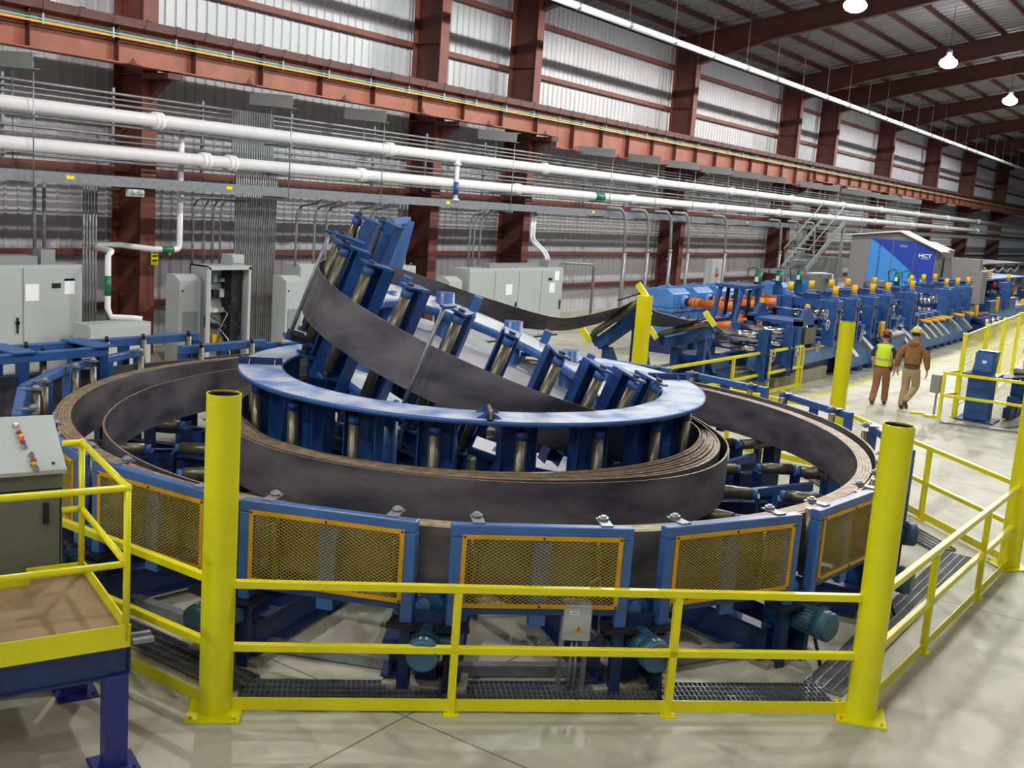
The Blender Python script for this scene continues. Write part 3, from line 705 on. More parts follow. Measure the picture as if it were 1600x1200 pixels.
# --- tilted exit tower
t = thing('exit_roller_tower', (11.0, 8.0, 0), 'tilted blue tower of roller posts and pale plates lifting the strip out of the coil', 'roller tower')
def tplate(r0, r1, h0, h1, a0, a1, m_, nm, sl=0.0):
    m = MB(); m.ring((0, 0), r0, r1, h0, h1, 64, rad(a0), rad(a1), F=lambda p: TC + TA * p.x + TB * p.y + TN * (p.z + sl * (math.hypot(p.x, p.y) - 1.4))); return obj(nm, m, m_, t)
tplate(1.52, 1.98, .06, .08, 95, 285, WHITEPLATE, 'upper_plate', .13); tplate(1.98, 2.0, -.02, .085, 95, 285, PANEL, 'upper_rim', .13); tplate(1.50, 1.52, -.03, .085, 95, 285, PANEL, 'upper_rim', .13)
tplate(1.05, 2.05, -.36, -.34, 75, 290, WHITEPLATE, 'middle_plate', .2); tplate(1.03, 1.05, -.37, -.335, 75, 290, PANEL, 'middle_rim', .2)
tplate(1.45, 1.98, -.72, -.68, -120, 175, WHITEPLATE, 'lower_plate'); tplate(1.98, 2.0, -.76, -.67, -120, 175, PANEL, 'lower_rim')
TH = [-112, -94, -76, -58, -40, -23, -6, 9, 24, 38, 52, 66]
for i, th in enumerate(TH):
    e_r = (TF(th, 1, 0) - TF(th, 0, 0)); e_t = TN.cross(e_r).normalized()
    h0, h1 = -.92, .72
    if i in (0, 1): h1 = .95
    if th > 30: h0 = -.55
    if th < -60: h0 = -.8
    r = TR - .13
    pm = MB(); b0, b1 = TF(th, r - .20, h0), TF(th, r - .20, h1)
    for s in (-1, 1): pm.beam(b0 + e_t * s * .10, b1 + e_t * s * .10, .012, .16, up=e_r)
    pm.beam(b0 - e_r * .08, b1 - e_r * .08, .20, .012, up=e_r)
    p_ = obj('post', pm, BLUE, t)
    obj('head_plate', MB().beam(b1 - e_r * .1, b1 + e_r * .30, .17, .025, up=TN), BLUE, p_)
    rl = obj('roller', MB().tube(TF(th, r, h0 + .30), TF(th, r, h1 - .12), .062, n=16), ROLLER, t)
    obj('collar', MB().tube(TF(th, r, h1 - .12), TF(th, r, h1 - .04), .066, n=16), PANEL, rl)
    obj('bearing', MB().tube(TF(th, r, h1 - .03), TF(th, r, h1 + .04), .04, n=10).tube(TF(th, r + .0, h0 + .2), TF(th, r, h0 + .3), .05, n=10), DARK, rl)
    obj('foot_bracket', MB().beam(TF(th, r - .2, h0 + .22), TF(th, r + .08, h0 + .22), .14, .03, up=TN), BLUE, p_)
for th, h0, h1 in ((-58, -.55, .80), (-9, -.58, .74)):
    obj('retaining_rod', MB().tube(TF(th, TR + .12, h0), TF(th, TR + .12, h1), .024, n=10), GALV, t)
    obj('rod_bracket', MB().beam(TF(th, TR - .2, h1), TF(th, TR + .18, h1), .06, .03, up=TN).beam(TF(th, TR - .2, h0), TF(th, TR + .18, h0), .16, .04, up=TN), BLUE, t)
    obj('clamp_tooth', MB().beam(TF(th - 4, TR + .02, h0 + .03), TF(th + 2, TR + .02, h0 + .03), .2, .06, up=TN), DARK, t)
# tall angled guide post behind the tower top
obj('guide_post', MB().beam((11.9, 10.55, 1.9), (12.2, 10.35, 3.62), .22, .16, up=(0, 1, 0)), BLUEL, t)
obj('guide_rod', MB().tube((11.35, 10.2, 2.6), (11.75, 10.1, 3.55), .03, n=10), ROLLER, t); obj('guide_arm', MB().beam((11.6, 10.1, 3.58), (12.25, 10.35, 3.62), .08, .08), BLUEL, t)
for th, r, top in ((250, 1.75, .12), (215, 1.8, .30), (180, 1.8, .28), (150, 1.85, .26), (130, 1.9, .2), (295, 1.75, .1), (20, 1.7, -.7), (-25, 1.7, -.7), (60, 1.75, -.7)):
    p = TF(th, r, top); obj('support_pipe', MB().tube((p.x, p.y, .05), p, .135, n=22), PANEL, t)
    obj('pipe_foot', MB().cb((p.x, p.y, .065), (.42, .42, .03)), BLUE, t)
for th, h in ((232, .10), (198, .16), (165, .12), (142, .12), (120, .1)):
    obj('stop_block', MB().beam(TF(th, 2.0, 0), TF(th, 2.0, h + .22), .16, .12), PANEL, t)

# --- roller bed: radial beams and horizontal rollers
t = thing('roller_bed', (OX, OY, 0), 'blue star of radial beams and steel rollers under the wound strip', 'roller bed')
for k in range(18):
    a = -146.5 + k * 20.0
    Mx = Matrix.Translation(V((OX, OY, 0))) @ Matrix.Rotation(rad(a), 4, 'Z')
    obj('radial_beam', MB().ibeam(Mx @ V((1.2, -.30, .22)), Mx @ V((5.02, -.30, .22)), .14, .30, .014), BLUED, t)
    obj('radial_beam', MB().ibeam(Mx @ V((1.2, .22, .22)), Mx @ V((5.02, .22, .22)), .14, .30, .014), BLUED, t)
    obj('cross_channel', MB().chan(Mx @ V((2.9, -.75, .52)), Mx @ V((4.55, -.25, .58)), .07, .11, .008), BLUE, t)
    obj('channel_stand', MB().box(3.9, 4.02, -.52, -.40, .36, .52, Mx), BLUE, t)
    for j, (r0, r1, y) in enumerate(((4.45, 5.02, -.05), (3.95, 4.38, .06), (2.85, 3.55, -.05))):
        r_ = obj('bed_roller', MB().tube(Mx @ V((r0, y, .725)), Mx @ V((r1, y, .725)), .075, n=18), ROLLER, t)
        obj('end_cap', MB().tube(Mx @ V((r0 - .07, y, .725)), Mx @ V((r0, y, .725)), .062, n=14).tube(Mx @ V((r1, y, .725)), Mx @ V((r1 + .06, y, .725)), .062, n=14), PANEL, r_)
    bk = MB()
    for r in (2.78, 3.62, 3.88, 4.42, 5.08): bk.box(r - .02, r + .02, -.12, .12, .37, .70, Mx)
    obj('bearing_bracket', bk, BLUED, t)
# --- guide panels round the coil
WIRE = mat('guard_wire_paint', S(182, 158, 40), .5)
def guide_panel(a, guard, label, top=1.45, R=5.02, half=8.5):
    w = R * math.tan(rad(half))
    root = thing('guide_panel', PO(a, R), label, 'guide panel', 'guide panels round the coil', rz=rad(a - 90))   # local y outward, x tangential
    L = lambda nm, m, mt, par=root, **k: obj(nm, m, mt, par, local=True, **k)
    L('top_rail', MB().box(-w, w, 0, .10, top - .10, top), PANEL, bevel=.012)
    for s in (-1, 1):
        x = s * (w - .05)
        L('post', MB().box(x - .05, x + .05, 0, .10, .60, top - .10), PANEL, bevel=.01)
        L('foot_plate', MB().box(x - .14, x + .14, -.04, .16, .565, .60), DARK)
        L('foot_stand', MB().box(x - .045, x + .045, 0, .09, .0, .565), BLUED)
        xr = s * (w - .22)
        r_ = L('roller', MB().tube((xr, -.10, .74), (xr, -.10, top - .06), .045, n=14), ROLLER)
        L('bearing', MB().tube((xr, -.10, top - .02), (xr, -.10, top + .05), .025, n=10).box(xr - .05, xr + .05, -.16, .06, top, top + .012).tube((xr, -.1, top + .012), (xr, -.1, top + .035), .045, n=12), GALV, r_)
    L('middle_post', MB().box(-.07, .07, .01, .07, .60, top - .10), PANEL if guard else BLUE)
    L('bottom_rail', MB().box(-w + .1, w - .1, .02, .08, .70, .76), BLUE)
    if guard:
        z0, z1, x0, x1 = .765, top - .075, -w + .09, w - .09
        g = MB()
        for A_ in ((x0, x1, z0, z0 + .035), (x0, x1, z1 - .035, z1), (x0, x0 + .035, z0 + .035, z1 - .035), (x1 - .035, x1, z0 + .035, z1 - .035)): g.box(A_[0], A_[1], .102, .112, A_[2], A_[3])
        gf = L('guard_frame', g, YELG)
        b = MB()
        for x in (x0 + .017, 0, x1 - .017):
            for z in (z0 + .017, z1 - .017): b.tube((x, .112, z), (x, .120, z), .010, n=6)
        L('bolt', b, DARK, gf)
        wm = MB(); p = .046; sl = .62; H = z1 - z0; W = x1 - x0
        for s in (1, -1):
            c = -H / sl
            while c < W + H / sl:
                # line x = c + s*(z)/sl
                pts = []
                xa, za = c, 0.0; xb, zb = c + s * H / sl, H
                t0, t1 = 0.0, 1.0
                dx = xb - xa
                for lo, hi in ((0, W),):
                    if dx > 0: t0 = max(t0, (lo - xa) / dx); t1 = min(t1, (hi - xa) / dx)
                    else: t0 = max(t0, (hi - xa) / dx); t1 = min(t1, (lo - xa) / dx)
                if t1 - t0 > .01:
                    wm.beam((x0 + xa + dx * t0, .106 + s * .0015, z0 + H * t0), (x0 + xa + dx * t1, .106 + s * .0015, z0 + H * t1), .004, .0026, up=(0, 1, 0))
                c += p
        L('guard_mesh', wm, WIRE, gf)
    return root
GP = [(-156.3, 1, 'blue guide panel with yellow mesh guard, right of the nearest left yellow pillar'),
      (-136.5, 1, 'blue guide panel with yellow mesh guard, the middle one at the very front'),
      (-116.5, 1, 'blue guide panel with yellow mesh guard, right of the small grey junction box'),
      (-97.0, 1, 'blue guide panel with yellow mesh guard, cut by the nearest right yellow pillar'),
      (-77.0, 1, 'blue guide panel with yellow mesh guard, seen edge-on right of the near right pillar'),
      (-57.0, 0, 'open blue guide panel at the far right of the ring behind the near right pillar'),
      (-32.5, 0, 'open blue guide panel just left of the near right pillar top'),
      (-12.5, 0, 'open blue guide panel left of the round yellow pillar beyond the coil'),
      (7.5, 0, 'open blue guide panel on the far side, in front of the short yellow railing'),
      (27.5, 0, 'open blue guide panel on the far side beside the square yellow post'),
      (47.5, 0, 'open blue guide panel on the far side behind the tower'),
      (67.5, 0, 'open blue guide panel on the far side, hidden behind the tower top'),
      (111, 0, 'open blue guide panel at the far left, farther of two turned toward the wall'),
      (129, 0, 'open blue guide panel at the far left, nearer of two beside the feed-in rails'),
      (147, 0, 'open blue guide panel at the left behind the control console'),
      (164.5, 1, 'blue guide panel with yellow mesh guard directly behind the control console'),
      (-176.0, 1, 'blue guide panel with yellow mesh guard, left of the nearest left yellow pillar')]
for a, g, lb in GP: guide_panel(a, g, lb, top=1.45 if not (100 < a < 150) else 1.52, R=5.15 if 100 < a < 150 else {-57.0: 5.22, -32.5: 5.30, -12.5: 5.31, 7.5: 5.31, 27.5: 5.31, 47.5: 5.30, 67.5: 5.24}.get(a, 5.0))

# --- feed-in guides on the left
def feed(x0, x1, ys, z, label, rollers, posts):
    t = thing('feed_guide', ((x0 + x1) / 2, sum(ys) / len(ys), 0), label, 'feed guide', 'feed guides for the incoming strip')
    for y in ys: obj('top_rail', MB().box(x0, x1, y - .06, y + .06, z - .12, z), PANEL, t, bevel=.01)
    for x in posts:
        for y in ys: obj('post', MB().box(x - .06, x + .06, y - .06, y + .06, 0, z - .12), BLUE, t)
        if len(ys) > 1: obj('cross_tie', MB().box(x - .16, x + .16, ys[0] - .1, ys[-1] + .1, z, z + .02), PANEL, t)
    for x in rollers:
        for y in ys:
            s = -1 if y > 12.86 else 1
            r_ = obj('roller', MB().tube((x, y + s * .11, .7), (x, y + s * .11, z - .03), .045, n=12), ROLLER, t)
            obj('bearing', MB().tube((x, y + s * .11, z - .03), (x, y + s * .11, z + .05), .025, n=8), DARK, r_)
feed(2.0, 8.75, (12.55, 13.15), 1.68, 'twin blue rails guiding the incoming strip at the left edge', (5.2, 6.0, 7.0, 7.9), (3.4, 5.6, 7.55, 8.68))
feed(8.6, 10.75, (13.15,), 1.68, 'single blue rail with three rollers guiding the strip behind the left of the coil', (9.1, 9.7, 10.5), (8.66, 9.45, 10.69))
feed(10.3, 11.95, (12.98,), 1.52, 'short blue rail guiding the strip just left of the basket ring', (10.6, 11.6), (10.36, 11.1, 11.89))

# --- gearmotors
def gearmotor(a, label, R=4.84):
    root = thing('gearmotor', PO(a, R), label, 'gearmotor', 'gearmotors round the coil', rz=rad(a - 90))
    L = lambda nm, m, mt, par=root, **k: obj(nm, m, mt, par, local=True, **k)
    L('roller_stub', MB().steps((0, -.30, .70), (0, 1, 0), [(0, .075), (.18, .075), (.18, .085), (.26, .085)], 18), ROLLER)
    L('output_ring', MB().tube((0, -.06, .70), (0, -.02, .70), .10, n=20), GALV)
    L('gearbox', MB().prism([(-.10, .34), (.10, .34), (.12, .42), (.12, .74), (.07, .80), (-.07, .80), (-.12, .74), (-.12, .42)], lambda x, z: V((x, -.02, z)), lambda x, z: V((x, .17, z))), mat('gearbox_blue', S(32, 92, 150), .4, 0, .2, 6), bevel=.012)
    L('gear_cover', MB().tube((0, .17, .62), (0, .20, .62), .085, n=18).tube((0, .2, .62), (0, .215, .62), .03, n=8), mat('gearbox_blue', S(32, 92, 150)))
    mo = L('motor', MB().steps((0, .17, .47), (0, 1, 0), [(0, .165), (.03, .165), (.03, .12), (.10, .115), (.34, .115)], 24), TEAL)
    fn = MB()
    for i in range(20):
        t_ = 2 * pi * i / 20; fn.beam((cos(t_) * .122, .29, .47 + sin(t_) * .122), (cos(t_) * .122, .50, .47 + sin(t_) * .122), .006, .02, up=(cos(t_), 0, sin(t_)))
    L('cooling_fin', fn, TEAL, mo)
    L('fan_cowl', MB().steps((0, .50, .47), (0, 1, 0), [(0, .137), (.12, .137), (.14, .115)], 24), TEAL, mo)
    L('terminal_box', MB().box(-.24, -.11, .30, .42, .42, .53), TEAL, mo, bevel=.008)
    L('nameplate', MB().box(-.03, .03, .56, .60, .601, .605), PAPER, mo)
    L('mount', MB().box(-.09, .09, -.02, .14, .05, .34), BLUED)
    L('cable', MB().path([(-.17, .36, .42), (-.17, .38, .22), (-.15, .45, .1), (-.12, .5, .01)], .017, 7), DARK)
    return root
for a, lb in ((-146.5, 'blue gearmotor at the front left of the grey junction box'), (-126.5, 'blue gearmotor at the front right of the grey junction box'), (-106.5, 'blue gearmotor lying beside the foot of the near right yellow pillar'),
              (-166.5, 'blue gearmotor half hidden behind the near left yellow pillar'), (-86.5, 'blue gearmotor right of the near right pillar, closest to it'), (-67, 'blue gearmotor on the right side, middle of three in a row'), (-47, 'blue gearmotor on the right side, farthest of three in a row'),
              (174, 'blue gearmotor behind the control console')):
    gearmotor(a, lb)

# --- floor rails and pads under the front
t = thing('floor_anchor_frame', (OX, OY, 0), 'low grey steel frame bolted to the floor around the ring feet', 'floor frame')
for k in range(18):
    a = -146.5 + k * 20; p, q = PO(a, 4.78, .06), PO(a + 20, 4.78, .06)
    if not (20 < ((a + 360) % 360) < 140): obj('tie_bar', MB().beam(p, q, .10, .09), GALV, t)
for a in (-146.5, -126.5, -106.5, -86.5, -166.5):
    Mx = Matrix.Translation(V((OX, OY, 0))) @ Matrix.Rotation(rad(a), 4, 'Z'); obj('floor_pad', MB().box(4.7, 5.1, -.35, .35, 0, .05, Mx), CONC, t)

# --- junction box on its stand
t = thing('junction_box', (7.1, 4.3, 0), 'small grey junction box with a yellow warning triangle on a strut stand', 'junction box')
cx, cy = 7.35, 4.17
e1 = V((.62, -.78, 0)); e2 = V((-.78, -.62, 0))   # e1 to the image right, e2 toward the viewer
FM = frame((cx, cy, 0), e1, -e2)
obj('box', MB().box(-.115, .115, -.09, .09, .50, .80, FM), CAB, t, bevel=.006)
obj('door', MB().box(-.105, .105, -.102, -.091, .505, .775, FM), CAB, t)
obj('warning_triangle', MB().prism([(-.035, .575), (.035, .575), (0, .64)], lambda x, z: FM @ V((x + .01, -.1032, z)), lambda x, z: FM @ V((x + .01, -.1022, z))), YELG, t, label='yellow warning triangle')
obj('lightning_mark', MB().prism([(.004, .625), (-.008, .60), (.001, .60), (-.004, .582), (.010, .607), (.002, .607)], lambda x, z: FM @ V((x + .01, -.1037, z)), lambda x, z: FM @ V((x + .01, -.1033, z))), BLACK, t)
obj('name_tag', MB().box(-.07, .01, -.1036, -.1022, .725, .755, FM), PAPER, t)
tm = text_mesh('HTB13', .022, .0003).xf(FM @ Matrix.Translation(V((-.03, -.1039, .74))) @ Matrix.Rotation(rad(90), 4, 'X')); obj('tag_lettering', tm, BLACK, t)
for s in (-1, 1): obj('strut', MB().box(s * .10 - .02, s * .10 + .02, .03, .07, 0, .52, FM), GALV, t)
obj('strut_foot', MB().box(-.16, -.06, -.04, .1, 0, .015, FM).box(.06, .16, -.04, .1, 0, .015, FM), GALV, t)
obj('conduit', MB().tube(FM @ V((-.02, -.02, 0)), FM @ V((-.02, -.02, .5)), .014, n=8).tube(FM @ V((.02, -.02, 0)), FM @ V((.02, -.02, .5)), .014, n=8), CONDUIT, t)
obj('cable_whip', MB().path([FM @ V(p) for p in ((.09, .05, .80), (.10, .05, .95), (.17, .05, 1.0), (.2, .08, .9), (.21, .1, .7), (.22, .12, .5), (.2, .15, .4))], .013, 7), GALV, t)

# ================================================================== FENCE AND PLATFORM
A_ = V((5.17, 6.01, 0)); B_ = V((8.68, 2.15, 0)); C_ = V((14.14, 1.98, 0)); D_ = V((17.35, 5.31, 0)); E_ = V((17.55, 9.1, 0))
def pillar(p, label, r=.125, h=2.48, ang=45):
    t = thing('safety_pillar', p, label, 'pillar', 'round yellow safety pillars', rz=rad(ang))
    n = 40; m = MB(); o = 0
    for z0, z1, ra, rb in ((0.02, h, r, r),): m.tube((0, 0, z0), (0, 0, h), r, n=n, caps=False); pass
    m.ring((0, 0), r - .008, r, h - .001, h, n)
    obj('pipe', m, YELP, t, local=True)
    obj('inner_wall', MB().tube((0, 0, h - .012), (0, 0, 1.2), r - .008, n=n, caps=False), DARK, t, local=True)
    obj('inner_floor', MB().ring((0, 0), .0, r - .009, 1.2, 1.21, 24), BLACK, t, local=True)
    obj('base_plate', MB().box(-.2, .2, -.2, .2, 0, .022), YELP, t, local=True, bevel=.004)
    b = MB()
    for x in (-.16, .16):
        for y in (-.16, .16): b.tube((x, y, .022), (x, y, .04), .011, n=6)
    obj('anchor_bolt', b, YELG, t, local=True)
    return t
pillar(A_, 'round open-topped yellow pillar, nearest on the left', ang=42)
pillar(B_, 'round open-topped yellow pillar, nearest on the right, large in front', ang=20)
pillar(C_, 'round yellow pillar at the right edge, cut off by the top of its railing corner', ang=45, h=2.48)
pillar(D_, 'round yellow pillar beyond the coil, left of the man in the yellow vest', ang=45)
t = thing('safety_post', E_, 'flat-faced square yellow post behind the basket, in front of the blue gearboxes', 'post')
obj('post', MB().box(17.45, 17.65, 8.99, 9.21, .02, 2.48), YEL, t); obj('base_plate', MB().box(17.35, 17.75, 8.9, 9.3, 0, .02), YEL, t)

def railing(p, q, label, posts, top=1.05, mid=.53, kick=True, pr=.03, ends=(0.11, .11), cat='railing', kz=.10):
    p = V(p); q = V(q); d = (q - p).normalized(); L_ = (q - p).length
    t = thing('guard_railing', (p + q) / 2, label, cat, 'yellow guard railings')
    a = p + d * ends[0]; b = q - d * ends[1]
    up = V((0, 0, 1))
    obj('top_rail', MB().beam(a + up * (top - pr), b + up * (top - pr), pr * 2, pr * 2), YEL, t, bevel=.006)
    obj('middle_rail', MB().beam(a + up * mid, b + up * mid, pr * 2, pr * 2), YEL, t, bevel=.006)
    for f in posts:
        c = p + d * (L_ * f); obj('post', MB().beam(c, c + up * (top - .06), pr * 2, pr * 2, up=d), YEL, t)
        obj('post_foot', MB().beam(c + up * .005 - d * .06, c + up * .005 + d * .06, .14, .01), YEL, t)
    if kick: obj('kick_plate', MB().beam(a + up * (kz / 2 + .02), b + up * (kz / 2 + .02), .012, kz), YEL, t)
    return t
railing(A_, B_, 'yellow guard railing across the front between the two nearest pillars', (.345, .682), top=1.06, mid=.53)
railing(B_, C_, 'yellow guard railing on the right from the near pillar to the pillar at the edge', (.33, .71), top=1.06)
railing(C_, D_, 'yellow guard railing beyond the right motors, receding to the far round pillar', (.42,), top=1.06)
railing(D_, E_, 'yellow guard railing between the far round pillar and the square post', (.5,), top=1.06)
railing((5.17, 6.01, 0), (5.17, 10.4, 0), 'yellow guard railing leaving the near left pillar behind the platform', (.5, .98), top=1.07)
railing((5.17, 10.4, 0), (7.2, 14.6, 0), 'yellow guard railing at the far left beyond the ring', (.5, 1.0), top=1.07)
railing((17.6, 9.15, 0), (25.7, 8.85, 0), 'yellow pit railing in front of the roll mill with a closed end frame', (.15, .51, .75, .965, .995), top=1.06, mid=.52)
railing((17.6, 9.0, 0), (21.0, 8.0, 0), 'low yellow toe railing just behind the far guide panels', (.5,), top=.35, mid=.15, kick=False)

# gratings over the trench
def grating(p, q, w, label, skew=(0, 0)):
    p = V(p); q = V(q); d = (q - p).normalized(); s = d.cross(V((0, 0, 1))); L_ = (q - p).length
    t = thing('floor_grating', (p + q) / 2, label, 'floor grating', 'steel gratings over the trench')
    m = MB(); k = 0.0
    while k < L_: c = p + d * k; m.beam(c - s * w / 2 + V((0, 0, .022)), c + s * w / 2 + V((0, 0, .022)), .006, .028); k += .042
    obj('cross_bars', m, GALV, t)
    m = MB(); j = -w / 2
    while j <= w / 2 + .001: m.beam(p + s * j + V((0, 0, .024)), q + s * j + V((0, 0, .024)), .008, .03); j += w / 4
    obj('long_bars', m, GALV, t)
    obj('trench', MB().beam(p + V((0, 0, .003)), q + V((0, 0, .003)), w, .004), BLACK, t)  # flat black strip painted for the darkness of the trench depth
    return t
grating((5.50, 6.12, 0), (8.84, 2.50, 0), .34, 'steel floor grating strip behind the front yellow railing')
grating((5.60, 6.18, 0), (5.60, 10.0, 0), .34, 'steel floor grating strip behind the platform, left of the near left pillar')
grating((8.92, 2.55, 0), (14.05, 2.55, 0), .34, 'steel floor grating strip along the right railing')
grating((14.15, 2.75, 0), (16.8, 5.5, 0), .34, 'steel floor grating strip curving away beyond the right motors')

# --- operator platform
K_ = V((4.27, 5.82, 0)); du = V((.93, -.37, 0)).normalized(); dv = V((.37, .93, 0)).normalized()
PM = frame((K_.x, K_.y, 0), -du, -dv).copy()
# local x: to the left (away from the corner), local y: toward the viewer => use own matrix with dv
PM = Matrix(((-du.x, dv.x, 0, K_.x), (-du.y, dv.y, 0, K_.y), (0, 0, 1, 0), (0, 0, 0, 1)))
def PB(mb): # fix winding after the mirrored frame
    mb.xf(PM); mb.f = [list(f)[::-1] for f in mb.f]; return mb
t = thing('operator_platform', (3.4, 6.7, 0), 'blue steel operator platform with a brown plywood deck and yellow pipe railing', 'platform')
DZ = .93; LX = 1.7; LY = 1.36
obj('deck', PB(MB().box(.01, LX, .01, LY, DZ - .03, DZ)), WOOD, t)
obj('kick_plate', PB(MB().box(0, LX, 0, .012, DZ - .06, DZ + .10)), YEL, t)
obj('kick_plate', PB(MB().box(0, .012, 0, LY, DZ - .06, DZ + .09)), YEL, t)
obj('kick_plate', PB(MB().box(0, .42, LY, LY + .012, DZ - .06, DZ + .09).box(.42, LX, LY - .12, LY - .108, DZ, DZ + .09)), YEL, t)
obj('frame_beam', PB(MB().box(.03, LX, .02, .035, DZ - .27, DZ - .06).box(.03, LX, .0, .10, DZ - .075, DZ - .06).box(.03, LX, .0, .10, DZ - .27, DZ - .255)), BLUED, t)
obj('frame_beam', PB(MB().box(.0, .012, .0, LY, DZ - .25, DZ - .06).box(.03, LX, LY - .06, LY - .04, DZ - .25, DZ - .06)), BLUED, t)
for (x, y) in ((.09, .06), (.09, LY - .1), (1.5, .06)):
    lg = MB().box(x - .08, x + .08, y - .075, y - .06, .012, DZ - .26).box(x - .08, x + .08, y + .06, y + .075, .012, DZ - .26).box(x + .068, x + .08, y - .06, y + .06, .012, DZ - .26)
    lg = MB().box(x - .075, x - .063, y - .07, y + .07, .012, DZ - .25).box(x + .063, x + .075, y - .07, y + .07, .012, DZ - .25).box(x - .063, x + .063, y - .07, y - .058, .012, DZ - .25)
    o = obj('leg', PB(lg), mat('navy_paint', S(40, 52, 132), .4, 0, .15, 4), t)
    obj('foot_plate', PB(MB().box(x - .15, x + .15, y - .15, y + .15, 0, .014).box(x - .12, x - .10, y - .12, y - .10, .014, .035).box(x + .1, x + .12, y - .12, y - .10, .014, .035)), mat('navy_paint', S(40, 52, 132)), o)
HR = .0235
def pp(pts): return [PM @ V(p) for p in pts]
obj('handrail', MB().path(pp([(LX, .02, 1.97), (.03, .02, 1.97)]), HR, 12).path(pp([(.03, .02, 1.97), (.03, LY, 1.97)]), HR, 12).path(pp([(.03, LY, 1.97), (.17, LY, 1.97)]), HR, 12), YEL, t)
obj('handrail', MB().path(pp([(LX, .02, 1.45), (.03, .02, 1.45)]), HR, 12).path(pp([(.03, .02, 1.45), (.03, LY, 1.45)]), HR, 12).path(pp([(.03, LY, 1.45), (.17, LY, 1.45)]), HR, 12), YEL, t)
for (x, y) in ((.03, .02), (.03, LY), (1.65, .02)): obj('railing_post', MB().path(pp([(x, y, DZ - .02), (x, y, 1.97)]), HR, 12), YEL, t)
obj('joint', MB().sph(PM @ V((.03, .02, 1.97)), .029).sph(PM @ V((.03, LY, 1.97)), .029), YEL, t)
obj('clamp', PB(MB().box(-.16, -.02, .02, .06, .87, .90).box(-.16, -.02, .1, .14, .88, .91)), GALV, t)

# --- control console behind the deck
t = thing('control_console', (4.1, 7.2, 0), 'grey control console with a sloped top of push buttons at the left edge', 'control console')
cx0 = .40 - .27; 
def CM(mb): return PB(mb)
# profile across depth (local y), front face toward the deck
XR, XL = .155, .95
yf = LY - .02 + .06; 
prof = [(yf, .0), (yf, 1.74), (yf - .03, 1.78), (yf + .42, 2.06), (yf + .50, 2.06), (yf + .50, .0)]
m = MB().prism([(yf + .03, .02), (yf + .03, 1.735), (yf + .50, 2.03), (yf + .50, .02)], lambda y, z: V((XR, y, z)), lambda y, z: V((XL, y, z)))
obj('body', CM(m), mat('console_grey', S(112, 118, 106), .45, .0, .08, 2), t)
m = MB().prism([(yf - .03, 1.735), (yf - .03, 1.765), (yf + .50, 2.075), (yf + .52, 2.05)], lambda y, z: V((XR - .02, y, z)), lambda y, z: V((XL, y, z)))
obj('sloped_top', CM(m), CAB, t)
obj('door_seam', CM(MB().box(XR, XL, yf + .022, yf + .030, 1.60, 1.61).box(XR + .01, XR + .018, yf + .022, yf + .03, .3, 1.60)), DARK, t)
obj('latch', CM(MB().box(XR + .10, XR + .14, yf - .0, yf + .03, 1.34, 1.50)), BLACK, t)
sl = (2.075 - 1.765) / .53; 
nrm = (PM.to_3x3() @ V((0, -sl, 1))).normalized()
for i, (x, y, c) in enumerate(((.42, .43, WPIPE), (.41, .36, RED), (.405, .315, YELO), (.40, .27, RED), (.395, .225, CHROME), (.36, .14, CHROME), (.355, .09, RED), (.36, .05, YELG), (.35, .01, CHROME))):
    p = PM @ V((x, yf - .03 + y, 1.768 + y * sl))
    b = obj('push_button', MB().tube(p, p + nrm * .03, .015, n=12), c, t)
    obj('bezel', MB().tube(p, p + nrm * .008, .024, n=12), CHROME, b)
obj('key_switch', MB().tube(PM @ V((.22, yf + .03, 1.80)), PM @ V((.22, yf + .03, 1.80)) + nrm * .012, .012, n=10), DARK, t)
obj('plinth', CM(MB().box(XR, XL, yf + .04, yf + .49, 0, .03)), BLACK, t)

# ================================================================== MILL LINE
def b_(nm, x0, x1, y0, y1, z0, z1, m_, t, bev=0): return obj(nm, MB().box(x0, x1, y0, y1, z0, z1), m_, t, bevel=bev)
# entry pit blocks
def block(x0, x1, y0, y1, z, label, name='concrete_block'):
    o = obj(name, MB().box(x0, x1, y0, y1, 0, z), CONC, bevel=.02); tag(o, label, 'concrete block', 'concrete foundation blocks')
block(18.3, 20.4, 9.5, 10.9, .45, 'concrete foundation block beside the square yellow post')
block(20.6, 22.6, 9.3, 10.6, .42, 'low concrete foundation block under the second strip support')
block(22.75, 24.2, 9.15, 10.5, .42, 'concrete foundation block under the pinch roll stand')
block(24.4, 28.1, 9.0, 10.6, .32, 'long concrete foundation block at the end of the light blue bed')

